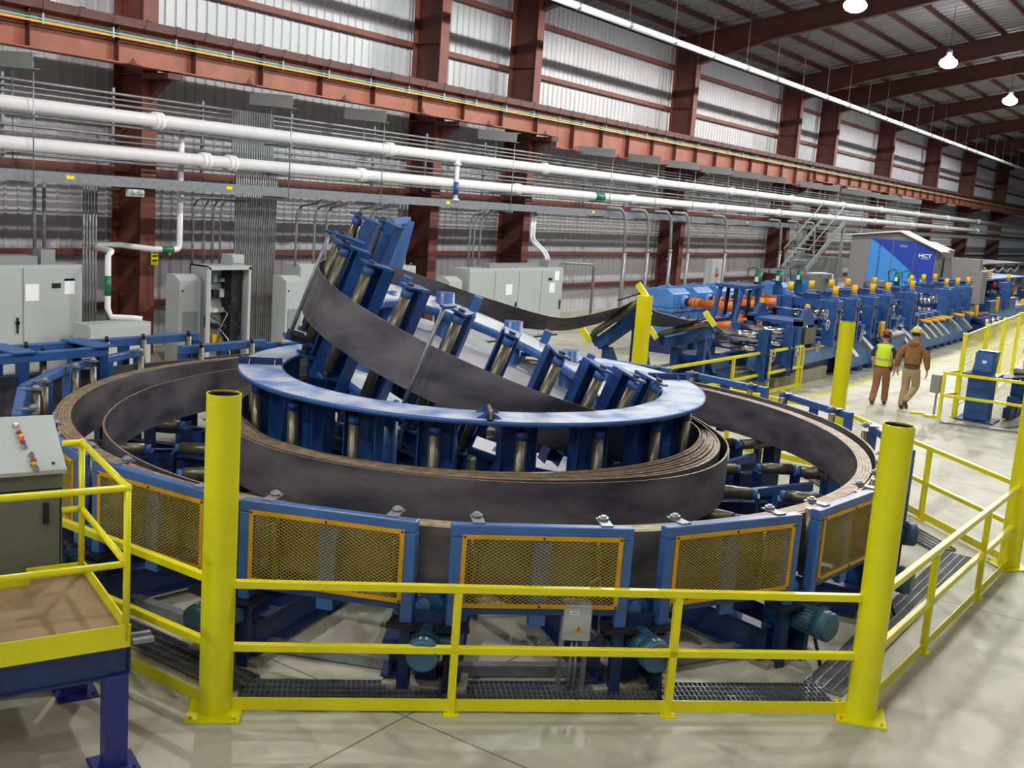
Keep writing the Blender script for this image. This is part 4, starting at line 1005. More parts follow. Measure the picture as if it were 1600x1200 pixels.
def entry_table(p, q, label):
    t = thing('entry_roller_table', ((p[0] + q[0]) / 2, (p[1] + q[1]) / 2, 0), label, 'roller table', 'tilted entry roller tables')
    a, b = V(p), V(q); d = (b - a).normalized(); a2 = a - d * .08; b2 = b + d * .08
    obj('roller', MB().tube(a2, b2, .065, n=16), ROLLER, t); obj('shaft', MB().tube(a2 - d * .12, b2 + d * .12, .025, n=8), DARK, t)
    o = V((.20, -.02, -.22)); up = d.cross(V((1, 0, 0))).normalized()
    obj('cradle_beam', MB().beam(a2 + o, b2 + o, .26, .22, up=up), BLUE, t, bevel=.01)
    for e in (a2, b2): obj('roller_bracket', MB().beam(e + V((-.02, 0, -.02)), e + o, .05, .14, up=d), BLUE, t)
    zb = .45
    for y, z1 in ((a.y + .1, a.z - .35), (b.y - .1, b.z - .3)):
        s = V((a.x + .2, y, zb)); obj('leg', MB().beam(s, (a.x + .2, y, z1), .16, .14, up=(1, 0, 0)), BLUE, t)
        obj('brace', MB().beam((a.x + 1.0, y, zb + .05), (a.x + .28, y, z1 - .05), .10, .10), BLUE, t)
        obj('base_beam', MB().beam((a.x - .5, y, zb + .05), (a.x + 1.3, y, zb + .05), .14, .14), BLUED, t)
    obj('cross_beam', MB().beam((a.x + .9, a.y, zb + .16), (a.x + .9, b.y, zb + .16), .12, .12).beam((a.x - .3, a.y, zb + .16), (a.x - .3, b.y, zb + .16), .12, .12), BLUED, t)
    for e, s in ((a2, -1), (b2, 1)):
        c = e + d * s * .10 + V((-.08, 0, 0)); g = V((-.05, .66, .75)).normalized(); obj('yellow_guard', MB().beam(c - g * .10, c + g * .26, .05, .11, up=d), YEL, t, label='yellow guard plate')
    obj('guide_rod', MB().tube(a2 + V((0, -.03, .12)), a2 + V((-.42, .30, -.06)), .014, n=7), DARK, t)
entry_table((17.73, 9.3, 2.36), (17.62, 10.1, 1.69), 'tilted blue roller table where the hanging strip ends, left of the square yellow post')
entry_table((20.5, 9.2, 1.80), (20.29, 10.0, 1.52), 'second tilted blue roller table, right of the square yellow post')
t = thing('entry_base_frame', (20, 9.8, 0), 'blue base frame on the floor between the two tilted entry tables', 'machine')  # support base belonging to the entry tables, no machine in itself
b_('box_beam', 18.3, 22.6, 9.35, 9.55, .46, .74, BLUE, t, .01); b_('box_beam', 18.3, 22.6, 10.15, 10.35, .46, .74, BLUE, t, .01); b_('cover_plate', 18.9, 20.2, 9.55, 10.15, .60, .64, BLUED, t); b_('gusset_box', 21.3, 22.2, 9.3, 10.2, .74, 1.0, BLUE, t)
# pinch roll stand
t = thing('pinch_roll_stand', (23.8, 9.5, 0), 'blue stand with two pairs of polished entry rolls', 'roll stand')
for x in (23.15, 24.75):
    obj('post', MB().chan((x, 8.9, .42), (x, 8.9, 1.56), .22, .26, .02, up=(1, 0, 0)), BLUE, t)
    b_('post', x - .12, x + .12, 10.12, 10.3, .42, 1.5, BLUE, t)
    b_('foot', x - .2, x + .2, 8.72, 9.08, .40, .44, BLUE, t)
    obj('top_roll', MB().tube((x, 9.0, 1.40), (x, 10.12, 1.40), .085, n=20), CHROME, t)
    obj('bottom_roll', MB().tube((x, 9.0, 1.10), (x, 10.12, 1.10), .085, n=20), CHROME, t)
    w_ = obj('handwheel', MB().path([(x + .02 + 0.13 * cos(a), 8.68, 1.0 + .13 * sin(a)) for a in [i * pi / 6 for i in range(13)]], .016, 6), CHROME, t)
    obj('spindle', MB().tube((x + .02, 8.66, 1.0), (x + .02, 8.8, 1.0), .02, n=8).beam((x - .1, 8.68, 1), (x + .14, 8.68, 1), .02, .02), CHROME, w_)
b_('base_beam', 23.0, 25.2, 8.95, 9.1, .44, .62, BLUED, t); b_('back_beam', 23.0, 25.2, 10.1, 10.25, .44, .8, BLUE, t); b_('skirt_plate', 23.3, 24.6, 9.3, 9.34, .6, .95, BLUEL, t)
# tower frame with sloped legs
t = thing('hydraulic_stand', (25.9, 10.8, 0), 'open blue trapezoid frame in front of the orange drive shafts', 'stand')
for y in (10.6, 11.2):
    obj('sloped_leg', MB().beam((25.15, y, .9), (25.7, y, 2.26), .09, .09), BLUE, t); obj('upright', MB().beam((26.75, y, .9), (26.7, y, 2.26), .09, .09), BLUE, t)
    obj('cross_bar', MB().beam((25.35, y, 1.38), (26.75, y, 1.38), .08, .08), BLUE, t); obj('cylinder', MB().tube((26.1, y, 1.5), (26.2, y, 2.2), .05, n=10), DARK, t)
b_('top_plate', 25.6, 26.85, 10.5, 11.3, 2.24, 2.32, BLUE, t)
# machine bed
t = thing('mill_bed', (42, 10, 0), 'long light blue machine bed under the row of mill stands', 'machine bed')
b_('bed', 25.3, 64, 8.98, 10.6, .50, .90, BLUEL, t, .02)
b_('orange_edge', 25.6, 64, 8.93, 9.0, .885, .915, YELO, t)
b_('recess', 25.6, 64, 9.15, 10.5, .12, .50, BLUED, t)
m = MB(); x = 28.8
while x < 64: m.box(x, x + .6, 8.88, 8.98, .12, .86); x += .6
obj('apron_plate', m, BLUEL, t)
m = MB(); x = 29.2
while x < 62: m.box(x, x + .5, 8.82, 9.0, .0, .12); x += 1.0
obj('foot', m, BLUED, t)
# flattener stand
t = thing('flattener_stand', (26, 9.5, .9), 'low blue flattener stand with handwheels and a shaft across its top, at the bed end', 'roll stand')
for y, in ((8.95,), (10.15,)):
    b_('side_frame', 25.45, 25.7, y, y + .16, .9, 1.62, BLUE, t); b_('side_frame', 26.5, 26.75, y, y + .16, .9, 1.62, BLUE, t); b_('side_beam', 25.45, 26.75, y, y + .16, 1.5, 1.68, BLUE, t)
    obj('screw_mount', MB().prism_y([(25.7, 1.68), (26.5, 1.68), (26.2, 1.92), (26.0, 1.92)], y + .02, y + .14), BLUE, t); obj('yellow_cap', MB().steps((26.1, y + .08, 1.92), (0, 0, 1), [(0, .07), (.05, .06), (.1, .045)], 12), YELO, t)
b_('cross_beam', 25.5, 26.7, 9.1, 10.2, 1.52, 1.60, BLUE, t)
obj('cross_shaft', MB().tube((26.1, 9.0, 1.86), (26.1, 10.3, 1.86), .018, n=8), CHROME, t)
obj('work_roll', MB().tube((25.85, 9.0, 1.25), (25.85, 10.2, 1.25), .07, n=16).tube((26.35, 9.0, 1.25), (26.35, 10.2, 1.25), .07, n=16), ROLLER, t)
b_('bearing_block', 25.75, 26.45, 8.88, 8.96, 1.05, 1.45, ROLLER, t)
for (x, y, z) in ((26.9, 8.8, 1.75), (26.95, 8.75, 1.5), (26.4, 8.75, .98)):
    w_ = obj('handwheel', MB().path([(x + .13 * cos(a), y, z + .13 * sin(a)) for a in [i * pi / 6 for i in range(13)]], .015, 6), CHROME, t); obj('hub', MB().tube((x, y - .03, z), (x, y + .15, z), .025, n=8).beam((x - .12, y, z), (x + .12, y, z), .018, .018).beam((x, y, z - .12), (x, y, z + .12), .018, .018, up=(1, 0, 0)), CHROME, w_)
# mill stands
def mill_stand(x, label, h=2.08, cyl=True, first=False):
    t = thing('mill_stand', (x, 9.5, .9), label, 'mill stand', 'mill stands along the bed')
    for y in (8.9, 10.1):
        m = MB().box(x - .22, x - .10, y - .16, y + .16, .9, h - .25).box(x + .10, x + .22, y - .16, y + .16, .9, h - .25).box(x - .22, x + .22, y - .16, y + .16, h - .25, h).box(x - .26, x + .26, y - .18, y + .18, .9, 1.05)
        hs = obj('housing', m, BLUE, t, bevel=.012)
        b_('bearing_chock', x - .10, x + .10, y - .14, y + .14, 1.16, 1.42, DARK, hs); b_('bearing_chock', x - .10, x + .10, y - .14, y + .14, 1.48, 1.74, ROLLER, hs)
        obj('screw_block', MB().steps((x, y, h), (0, 0, 1), [(0, .13), (.05, .12), (.12, .09)], 14), BLUEL if y > 9 else PANEL, t)
        obj('yellow_cylinder', MB().tube((x, y, h + .12), (x, y, h + .36), .075, n=16), YELO, t, label='orange-yellow cap cylinder')
    b_('cross_beam', x - .12, x + .12, 9.06, 9.94, h - .22, h - .02, BLUE, t)
    obj('lower_roll', MB().steps((x, 8.95, 1.28), (0, 1, 0), [(0, .05), (.35, .05), (.36, .13), (.5, .09), (.65, .09), (.8, .13), (.81, .05), (1.1, .05)], 18), CHROME, t)
    obj('upper_roll', MB().steps((x, 8.95, 1.6), (0, 1, 0), [(0, .05), (.35, .05), (.36, .11), (.5, .15), (.65, .15), (.8, .11), (.81, .05), (1.1, .05)], 18), CHROME, t)
    obj('nut', MB().sph((x + .3, 8.86, h - .12), .05).tube((x + .22, 8.9, h - .12), (x + .34, 8.9, h - .12), .03, n=8), CHROME, t)
    obj('adjusting_wheel', MB().path([(x + .32 + .1 * cos(a), 8.66, 1.02 + .12 * sin(a)) for a in [i * pi / 5 for i in range(11)]], .014, 5).beam((x + .32, 8.66, .92), (x + .32, 8.66, 1.14), .016, .016, up=(1, 0, 0)), CHROME, t)
    obj('worm_box', MB().box(x - .12, x + .12, 9.3, 9.7, h - .02, h + .12).tube((x, 9.7, h + .06), (x, 9.95, h + .06), .03, n=8), BLUED, t)
    return t
SX = [(27.7, 'blue mill stand nearest the camera, first of five with yellow caps'), (29.3, 'blue mill stand, second of the first five'), (30.95, 'blue mill stand, third of the first five, above the vest-wearing man'),
      (32.5, 'blue mill stand, fourth of the first five'), (35.2, 'blue mill stand standing apart, fifth of the first five'), (39.7, 'blue mill stand, first of the far three beyond the side roll boxes'), (41.4, 'blue mill stand, middle of the far three'), (43.1, 'blue mill stand, last of the far three'), (51.0, 'blue mill stand farthest along the bed, behind the big blue machine block')]
ms0 = mill_stand(*SX[0])
for x, lb in SX[1:]: copy_thing(ms0, (x, 9.5, .9), label=lb)
t = thing('tie_plate', (30, 10.1, 2.0), 'long blue tie beam joining the back of the mill stands', 'beam'); b_('beam', 27.4, 35.4, 10.22, 10.34, 1.80, 2.05, BLUE, t)
t = thing('tie_plate', (41, 10.1, 2.0), 'long blue tie beam joining the back of the far mill stands', 'beam'); b_('beam', 39.4, 43.4, 10.22, 10.34, 1.80, 2.05, BLUE, t)
for i, x in enumerate((28.5, 30.1, 31.7, 33.9, 40.5, 42.2)):
    t = thing('adjusting_unit', (x, 9.4, .9), 'cluster of steel screws and blue blocks between mill stands, %s' % ['first from the left', 'second from the left', 'third from the left', 'fourth from the left', 'first of the far pair', 'second of the far pair'][i], 'adjusting unit', 'adjusting units')
    rq = random.Random(i)
    for k in range(4):
        y = 9.0 + k * .28; obj('screw', MB().steps((x + rq.uniform(-.25, .25), y, 1.5), (0, 0, 1), [(0, .035), (.25, .035), (.26, .07), (.32, .07)], 10), CHROME, t)
    obj('block', MB().box(x - .3, x + .3, 9.1, 9.95, 1.25, 1.5), BLUE, t); obj('block', MB().box(x - .2, x + .2, 8.95, 9.1, .9, 1.35), BLUED, t)
    obj('shaft', MB().tube((x, 8.7, 1.12), (x, 10.2, 1.12), .05, n=10), CHROME, t)
    obj('hose', MB().path([(x - .3, 9.1, 1.5), (x - .2, 8.95, 1.8), (x, 8.9, 1.9), (x + .2, 8.95, 1.75), (x + .3, 9.1, 1.45)], .018, 6), BLACK, t)
# side guide boxes with yellow pipes
def side_box(x, pipe, label, z=1.30):
    t = thing('side_roll_box', (x, 8.95, .9), label, 'side roll box', 'side roll boxes between the stands')
    b_('body', x - .17, x + .17, 8.78, 9.2, .9, z, BLUE, t, .01); b_('body_cap', x - .19, x + .19, 8.76, 9.22, z, z + .03, PANEL, t)
    obj('chute', MB().prism_x([(8.78, 1.0), (8.55, .82), (8.35, .62), (8.45, .55), (8.78, .80)], x - .15, x + .15), GALV, t)
    obj('rear_box', MB().box(x - .15, x + .15, 9.9, 10.3, .9, 1.6), BLUE, t)
    if pipe: obj('yellow_pipe', MB().tube((x, 8.78, z - .12), (x, 8.35, z - .14), .05, n=12), YELO, t)
sb = [(33.6, 0, 'blue side roll box right of the fourth mill stand'), (34.2, 0, 'blue side roll box just left of the fifth mill stand'), (36.0, 1, 'blue side box with a yellow pipe, nearest of six'), (36.9, 1, 'blue side box with a yellow pipe, second of six'), (37.8, 1, 'blue side box with a yellow pipe, third of six'), (38.7, 1, 'blue side box with a yellow pipe, fourth of six'), (39.3 + 1.3, 1, 'blue side box with a yellow pipe, fifth of six'), (42.2, 1, 'blue side box with a yellow pipe, last of six'), (28.5, 0, 'blue side roll box between the first and second mill stands'), (30.1, 0, 'blue side roll box between the second and third mill stands'), (31.7, 0, 'blue side roll box between the third and fourth mill stands')]
for s in sb: side_box(*s)
for x, lb in ((31.4, 'short upright yellow cylinder above the head of the man in the vest'), (43.9, 'short upright yellow cylinder beside the far mill stands')):
    t = thing('yellow_cylinder', (x, 8.62, .9), lb, 'cylinder', 'short upright yellow cylinders'); obj('barrel', MB().tube((x, 8.62, .95), (x, 8.62, 1.38), .07, n=14), YELO, t); b_('bracket', x - .1, x + .1, 8.6, 8.9, .88, .95, BLUE, t)
for i, (x, lb) in enumerate(((44.6, 'blue horizontal motor with a shiny end, nearest of three beside the bed'), (45.7, 'blue horizontal motor with a shiny end, middle of three'), (46.8, 'blue horizontal motor with a shiny end, farthest of three'))):
    t = thing('bed_motor', (x, 8.5, .3), lb, 'motor', 'motors with shiny ends'); obj('barrel', MB().tube((x - .0, 8.9, .75), (x - .35, 8.25, .75), .16, n=18), BLUED, t); obj('end_dome', MB().sph((x - .35, 8.25, .75), .15), CHROME, t); b_('pedestal', x - .4, x + .1, 8.3, 8.9, 0, .62, BLUED, t)
# low control desk block by the man in the vest
t = thing('hydraulic_tank', (32.4, 8.5, 0), 'dark blue box tank with a pale lid between the two walking men', 'tank'); b_('tank', 31.9, 33.4, 8.45, 8.85, .1, .95, BLUE, t, .01); b_('lid', 31.85, 33.45, 8.4, 8.9, .95, 1.0, CAB, t)
# gearboxes and shafts
def gearbox(x, y, label):
    t = thing('drive_gearbox', (x, y, 0), label, 'gearbox', 'blue drive gearboxes')
    obj('upper_housing', MB().prism_x([(y - .45, 1.30), (y + .5, 1.30), (y + .5, 1.78), (y + .2, 1.86), (y - .25, 1.86), (y - .45, 1.72)], x - .55, x + .55), BLUEL, t, bevel=.03)
    obj('split_flange', MB().box(x - .62, x + .62, y - .52, y + .55, 1.22, 1.30), BLUEL, t)
    obj('lower_housing', MB().box(x - .55, x + .55, y - .45, y + .5, .45, 1.22), BLUEL, t, bevel=.03)
    obj('inspection_cover', MB().box(x - .3, x + .3, y - .2, y + .2, 1.86, 1.90).sph((x, y, 1.92), .05), BLUEL, t)
    rb = MB()
    for k in range(4): rb.box(x - .45 + k * .3, x - .42 + k * .3, y - .5, y - .45, 1.32, 1.7)
    obj('rib', rb, BLUEL, t)
    for z in (1.5, .88): obj('output_boss', MB().steps((x + .05, y - .45, z), (0, -1, 0), [(0, .2), (.12, .18), (.13, .1), (.2, .1)], 18), BLUEL, t)
    obj('base', MB().box(x - .6, x + .6, y - .5, y + .55, 0, .45), BLUED, t)
gb = [(28.4, 'light blue drive gearbox, nearest the camera'), (30.05, 'light blue drive gearbox, second in the row'), (31.7, 'light blue drive gearbox, third in the row'), (33.4, 'light blue drive gearbox, fourth, behind the trapezoid frame'), (36.6, 'light blue drive gearbox, fifth, behind the fifth mill stand')]
for x, lb in gb: gearbox(x, 14.0, lb)
def cardan(p, q, label):
    p = V(p); q = V(q); d = (q - p).normalized(); L_ = (q - p).length
    t = thing('cardan_shaft', (p + q) / 2, label, 'drive shaft', 'orange drive shafts')
    obj('tube', MB().steps(p + d * .45, d, [(0, .10), (.02, .125), (L_ * .46, .125), (L_ * .46 + .02, .10)], 16), ORANGE, t)
    for e, s in ((p, 1), (q, -1)):
        obj('yoke', MB().steps(e + d * s * .12, d * s, [(0, .13), (.08, .14), (.22, .15), (.33, .10)], 14), ORANGE, t)
        obj('coupling', MB().tube(e, e + d * s * .14, .125, n=14), BLACK, t)
    obj('spline', MB().steps(p + d * (.45 + L_ * .42), d, [(0, .06), (max(.1, L_ * .58 - .9), .06)], 10), DARK, t)
sh = [((28.45, 13.38, 1.5), (27.75, 10.5, 1.6), 'orange drive shaft, upper one from the nearest gearbox'), ((28.45, 13.38, .88), (27.75, 10.5, 1.15), 'orange drive shaft, lower one from the nearest gearbox'),
      ((30.1, 13.38, 1.5), (29.35, 10.5, 1.6), 'orange drive shaft, upper one from the second gearbox'), ((30.1, 13.38, .88), (29.35, 10.5, 1.15), 'orange drive shaft, lower one from the second gearbox'),
      ((31.75, 13.38, 1.5), (31.0, 10.5, 1.6), 'orange drive shaft, upper one from the third gearbox'), ((31.75, 13.38, .88), (31.0, 10.5, 1.15), 'orange drive shaft, lower one from the third gearbox'), ((33.45, 13.38, 1.5), (32.5, 10.5, 1.6), 'orange drive shaft from the fourth gearbox')]
for s in sh: cardan(*s)
for i, (x, lb) in enumerate(((32.65, 'small green upright motor nearest, above the trapezoid frame'), (34.45, 'small green upright motor, second from the left'), (36.4, 'small green upright motor, third from the left'), (42.51, 'small green upright motor in front of the light blue booth panel'), (42.52, 'small green upright motor in front of the middle booth panel'), (42.53, 'small green upright motor at the right of the booth panels'))):
    gy = 13 if x < 40 else {42.51: 11.35, 42.52: 10.85, 42.53: 10.42}[x]
    t = thing('green_motor', (x, gy, 1.9), lb, 'motor', 'small green motors')
    z = 1.9
    obj('barrel', MB().tube((x, gy, z), (x, gy, z + .45), .11, n=14), GREEN, t); obj('cap', MB().tube((x, gy, z + .45), (x, gy, z + .5), .08, n=14), GREEN, t)
    b_('stand', x - .12, x + .12, gy - .12, gy + .12, 1.6 if x > 40 else 0, z, BLUE, t); b_('terminal_box', x - .14, x - .1, gy - .05, gy + .05, z + .15, z + .3, WPIPE, t)
    obj('hose', MB().path([(x - .1, gy - .05, z + .1), (x - .15, gy + .25, z + .15), (x - .2, gy + .3, z + .5), (x - .1, gy + .15, z + .58), (x, gy, z + .55)], .018, 6), BLACK, t)
t = thing('back_machine_row', (40, 12.4, 0), 'row of blue machine boxes standing behind the mill stands in front of the booth', 'machine')
for (x0, x1, y0, y1, z1) in ((36, 37.5, 11.4, 12.2, 1.5), (38.3, 40, 11.2, 12.2, 1.8), (41, 43.5, 10.9, 12.2, 1.7)): b_('machine_box', x0, x1, y0, y1, 0, z1, BLUE, t, .02)
for x in (38.6, 39.6): obj('grey_motor', MB().tube((x, 11, 1.95), (x + .5, 11.4, 1.95), .2, n=14), GALV, t)
# welder / sizing block farther on
t = thing('sizing_machine', (49, 9.3, 0), 'large blue machine block with yellow piping on its roof', 'machine')
b_('front_block', 48.0, 53.6, 8.9, 10.4, .35, 1.35, BLUE, t, .02); b_('tall_block', 45.9, 49.6, 9.6, 11.2, .9, 2.15, BLUE, t, .02); b_('roof_plate', 45.7, 57.5, 9.3, 11.4, 2.15, 2.22, BLUEL, t); b_('tall_block', 53, 57, 9.8, 11.2, .9, 2.15, BLUE, t, .02)
b_('yellow_guard', 49.0, 49.3, 8.82, 8.9, .9, 1.5, YELO, t); obj('yellow_pipe', MB().tube((54.2, 8.7, 1.15), (55.6, 8.7, 1.15), .14, n=12), YELO, t)
m = MB()
for i in range(4): m.tube((46.8 + i * .5, 9.6, 2.22), (46.8 + i * .5, 9.6, 2.5 + .1 * (i % 2)), .09, n=10)
for i in range(4): m.tube((48, 9.5, 2.27 + i * .09), (50.5, 9.5, 2.27 + i * .09), .035, n=8)
obj('yellow_manifold', m, YELO, t)
rr = random.Random(9)
for k in range(10): obj('fitting', MB().sph((rr.uniform(49.5, 56), 9.4, rr.uniform(1.5, 2.0)), rr.uniform(.06, .14)), rr.choice([CHROME, CHROME, DARK, RED, GALV]), t)
t = thing('far_equipment', (60, 9, 0), 'jumble of dark and blue far equipment at the right end of the bed', 'machine')
for k in range(14):
    x = 56 + k * .9; z1 = rr.uniform(.8, 2.1); y0 = rr.uniform(8.6, 10)
    b_('machine_box', x, x + rr.uniform(.4, .8), y0, y0 + rr.uniform(.5, 1.5), .1, z1, rr.choice([BLUE, BLUED, GALV, BLUE, DARK]), t)
    obj('roll', MB().tube((x, y0 - .1, z1 * .6), (x + .3, y0 - .1, z1 * .6), .12, n=10), CHROME if k % 3 else YELO, t)
t = thing('clear_canopy', (60, 12.5, 0), 'pale framed enclosure right of the booth behind the mill line', 'enclosure')
for x in (57, 60, 63, 66): obj('post', MB().beam((x, 11.2, 0), (x, 11.2, 2.6), .1, .1), GALV, t); 
obj('roof', MB().beam((56.5, 12, 2.65), (67, 12, 2.65), 2.0, .06), GALV, t)
obj('white_hose', MB().path([(57 + i * .5, 11.1, 2.45 - .25 * abs(sin(i * .7))) for i in range(19)], .04, 6), WPIPE, t)
for k in range(6): b_('unit', 57.5 + k * 1.4, 58.5 + k * 1.4, 11.6, 12.6, .2, 1.8 + .3 * (k % 2), rr.choice([CABD, GALV, TEAL, DARK]), t)

# ------------------------------------------------------------------ booth
t = thing('machine_booth', (46, 12.3, 0), 'tall grey enclosure with blue door panels and white HCT lettering', 'booth')
GREY = mat('booth_grey', S(134, 130, 130), .55, 0, .06, 1)
BX = 44.8
def bz(z): return 4 + (z - 4) * 1.067
yl, yb, yr = 13.98, 13.18, 10.57       # left edge, start of the blue doors, right edge
y2, y3 = 12.27, 11.41                  # door splits
obj('body', MB().prism_x([(yl, 0), (yl, bz(3.70)), (11.35, bz(3.62)), (yr, bz(3.36)), (yr, 0)], BX, BX + 3), GREY, t)
obj('roof', MB().prism_x([(yl + .05, bz(3.70)), (12.0, bz(3.98)), (10.3, bz(3.32)), (10.3, bz(3.28)), (12.0, bz(3.92)), (yl + .05, bz(3.66))], BX - .3, BX + 1.0), mat('pale_roof_sheet', S(214, 212, 200), .5), t)
obj('gable', MB().prism_x([(yl, bz(3.69)), (12.0, bz(3.92)), (yr, bz(3.36)), (11.35, bz(3.62))][::-1], BX - .02, BX + .1), GREY, t)
LB = mat('booth_sky_blue', S(66, 148, 226), .4); DB = mat('booth_deep_blue', S(30, 62, 172), .4)
def ztop(y): return bz(3.60) if y > 11.5 else bz(3.60) + (y - 11.5) * .27
def curve(y):   # border between sky blue and deep blue
    k = (yb - y) / (yb - yr); return bz(3.58) - (1.9 * k ** 1.15 if k < .72 else 1.9 * .72 ** 1.15 + (k - .72) * 4.6)
for (ya, yc) in ((yb, y2 + .02), (y2 - .02, y3 + .02), (y3 - .02, yr + .03)):
    m = MB(); ys = [ya + (yc - ya) * i / 10 for i in range(11)]
    lo = [(y, .3) for y in ys]; up = [(y, max(.3, curve(y))) for y in ys]; tp = [(y, ztop(y)) for y in ys]
    for i in range(10):
        m.cur = 0
        if up[i][1] > .31: m.prism_x([lo[i], lo[i + 1], up[i + 1], up[i]], BX - .04, BX - .01)
        m.cur = 1; m.prism_x([up[i], up[i + 1], tp[i + 1], tp[i]], BX - .04, BX - .01)
    dr = obj('door_panel', m, [LB, DB], t)
m = MB()
for k in range(22): m.box(BX - .05, BX - .04, yb - .42, yb - .36, 1.5 + k * .09, 1.54 + k * .09)
obj('vent_slots', m, BLACK, t)
TXM = Matrix.Translation(V((BX - .045, 10.98, bz(3.10)))) @ Matrix(((0, 0, -1, 0), (-1, 0, 0, 0), (0, 1, 0, 0), (0, 0, 0, 1)))
obj('lettering', text_mesh('HCT', .20, .004).xf(TXM @ Matrix.Scale(1.25, 4, (1, 0, 0))), PAPER, t, label='white HCT lettering')
obj('lettering_rule', MB().box(BX - .05, BX - .042, 10.83, 11.13, bz(3.10) - .12, bz(3.10) - .105), PAPER, t)
obj('small_sign', MB().box(BX - .05, BX - .042, 11.72, 12.0, bz(3.40) - .04, bz(3.40) + .04), CABD, t)
t = thing('booth_cabinet', (46, 10, 0), 'grey cabinet attached to the right of the blue-doored booth', 'cabinet')
b_('body', 46.0, 46.5, 9.15, 10.5, 0, 3.06, GREY, t); b_('lower_body', 45.8, 46.8, 8.95, 9.35, 1.3, 2.6, GREY, t)
# steel stair and mezzanine left of the booth
t = thing('steel_stair', (45, 16.2, 0), 'grey steel stair with handrails climbing left of the booth', 'stair')
sx = [(42.5, 2.05), (46.6, 4.1)]
for y in (15.0, 16.0): obj('stringer', MB().beam((42.6, y, 2.1), (46.8, y, 4.15), .06, .22), CABD, t); obj('handrail', MB().path([(42.6, y, 2.9), (46.8, y, 4.95)], .025, 6), CABD, t)
for i in range(11): f = i / 11; obj('tread', MB().box(42.6 + 4.2 * f, 42.9 + 4.2 * f, 15.03, 15.97, 2.15 + 2.05 * f, 2.18 + 2.05 * f), GALV, t)
b_('landing', 46.8, 50, 15.0, 16.2, 4.05, 4.2, GALV, t); b_('lower_landing', 40.8, 42.7, 15.0, 16.2, 1.95, 2.08, GALV, t)
for x in (41, 42.5, 47, 49.5): obj('post', MB().beam((x, 15.1, 0), (x, 15.1, 2.0 if x < 43 else 4.1), .1, .1), CABD, t)
obj('railing', MB().path([(40.8, 15.0, 3.0), (42.6, 15.0, 2.95)], .025, 6).path([(40.8, 15.0, 2.55), (42.6, 15.0, 2.5)], .025, 6), CABD, t)
t = thing('pipe_rack', (44, 14.4, 0), 'thin white pipe frame beside the stair, left of the booth', 'pipe')
obj('pipe', MB().path([(43.0, 15.6, 1.95), (43.6, 14.6, 2.02), (43.9, 14.3, 2.0), (43.9, 14.3, .3)], .04, 8), WPIPE, t)
t = thing('grey_enclosure', (46.5, 17, 0), 'stack of grey boxes with light blue panels under the stair', 'enclosure')
b_('box', 45, 47, 15.3, 16.9, 0, 1.7, CABD, t); b_('light_blue_panel', 44.95, 44.99, 15.6, 16.0, .9, 1.6, LB, t); b_('light_blue_panel', 44.95, 44.99, 16.2, 16.7, .9, 1.6, LB, t); b_('upper_box', 46, 48, 15.2, 17.2, 1.7, 2.6, CABD, t)

# ================================================================== RIGHT SIDE
t = thing('blue_drive_post', (25.1, 4.45, 0), 'thick blue pedestal with a narrower blue head, behind the right yellow railing', 'pedestal')
b_('pedestal', 24.85, 25.35, 4.35, 4.85, .03, 1.0, BLUE, t, .02); b_('foot', 24.7, 25.5, 4.2, 5.0, 0, .03, BLUED, t); b_('top_flange', 24.75, 25.45, 4.25, 4.95, 1.0, 1.04, BLUED, t)
obj('head', MB().prism_x([(4.38, 1.04), (4.82, 1.04), (4.74, 1.55), (4.34, 1.55)], 24.95, 25.25), BLUE, t); b_('side_web', 24.93, 24.97, 4.42, 4.78, 1.1, 1.5, PANEL, t); b_('nameplate', 24.915, 24.93, 4.54, 4.62, 1.28, 1.34, PAPER, t)
t = thing('uncoiler_machine', (26.2, 3.2, 0), 'blue machine with curved tube frame and dark strip at the right edge', 'machine')
for y in (3.9, 3.0, 2.1):
    obj('tube_frame', MB().path([(25.9, y, .5), (25.9, y, 1.0)] + arc((26.2, y, 1.1), .3, 180, 90, 'x', 5) + [(28.5, y, 1.42)], .05, 10), BLUE, t)
for y in (4.1, 3.2, 2.4): b_('upright', 26.3, 26.5, y - .1, y + .1, .0, 1.1, BLUE, t); b_('base_beam', 25.6, 28.5, y - .08, y + .08, .05, .3, BLUED, t)
b_('cross_beam', 26.0, 26.2, 2.0, 4.2, .3, .5, BLUE, t); b_('cross_beam', 26.6, 26.8, 2.0, 4.2, .85, 1.0, BLUE, t)
obj('dark_strip', MB().beam((25.4, 4.3, .98), (26.6, 2.2, 1.32), .5, .02), DARK, t); obj('roller', MB().tube((25.8, 4.1, 1.1), (25.8, 2.2, 1.1), .07, n=12).tube((26.6, 4.1, 1.5), (26.6, 2.2, 1.5), .06, n=12), CHROME, t)
b_('copper_block', 26.0, 26.3, 3.6, 3.9, 1.0, 1.12, ORANGE, t); obj('hose', MB().path([(26, 4.0, .9), (26.2, 3.6, .6), (26.1, 3.2, .7), (26.3, 2.8, .5)], .02, 6), WPIPE, t)
t = thing('floor_rail', (24.4, 4, 0), 'pale steel floor rail in front of the blue pedestal', 'floor rail')
obj('rail', MB().beam((23.9, 5.1, .02), (24.5, 2.6, .02), .10, .04), GALV, t); obj('rail', MB().beam((24.6, 3.9, .02), (27.5, 2.9, .02), .08, .04), GALV, t)
railing((24.36, 5.24, 0), (24.75, 2.6, 0), 'yellow guard railing in front of the blue pedestal at the right edge', (0.0,), ends=(0, 0), kick=False)
railing((24.36, 5.24, 0), (25.0, 5.08, 0), 'short yellow railing return joining the mesh fence', (1.0,), ends=(0, 0), kick=False)
t = thing('foot_switch_stand', (24.7, 5.45, 0), 'small grey box on a stand by the right yellow railing corner', 'control box')
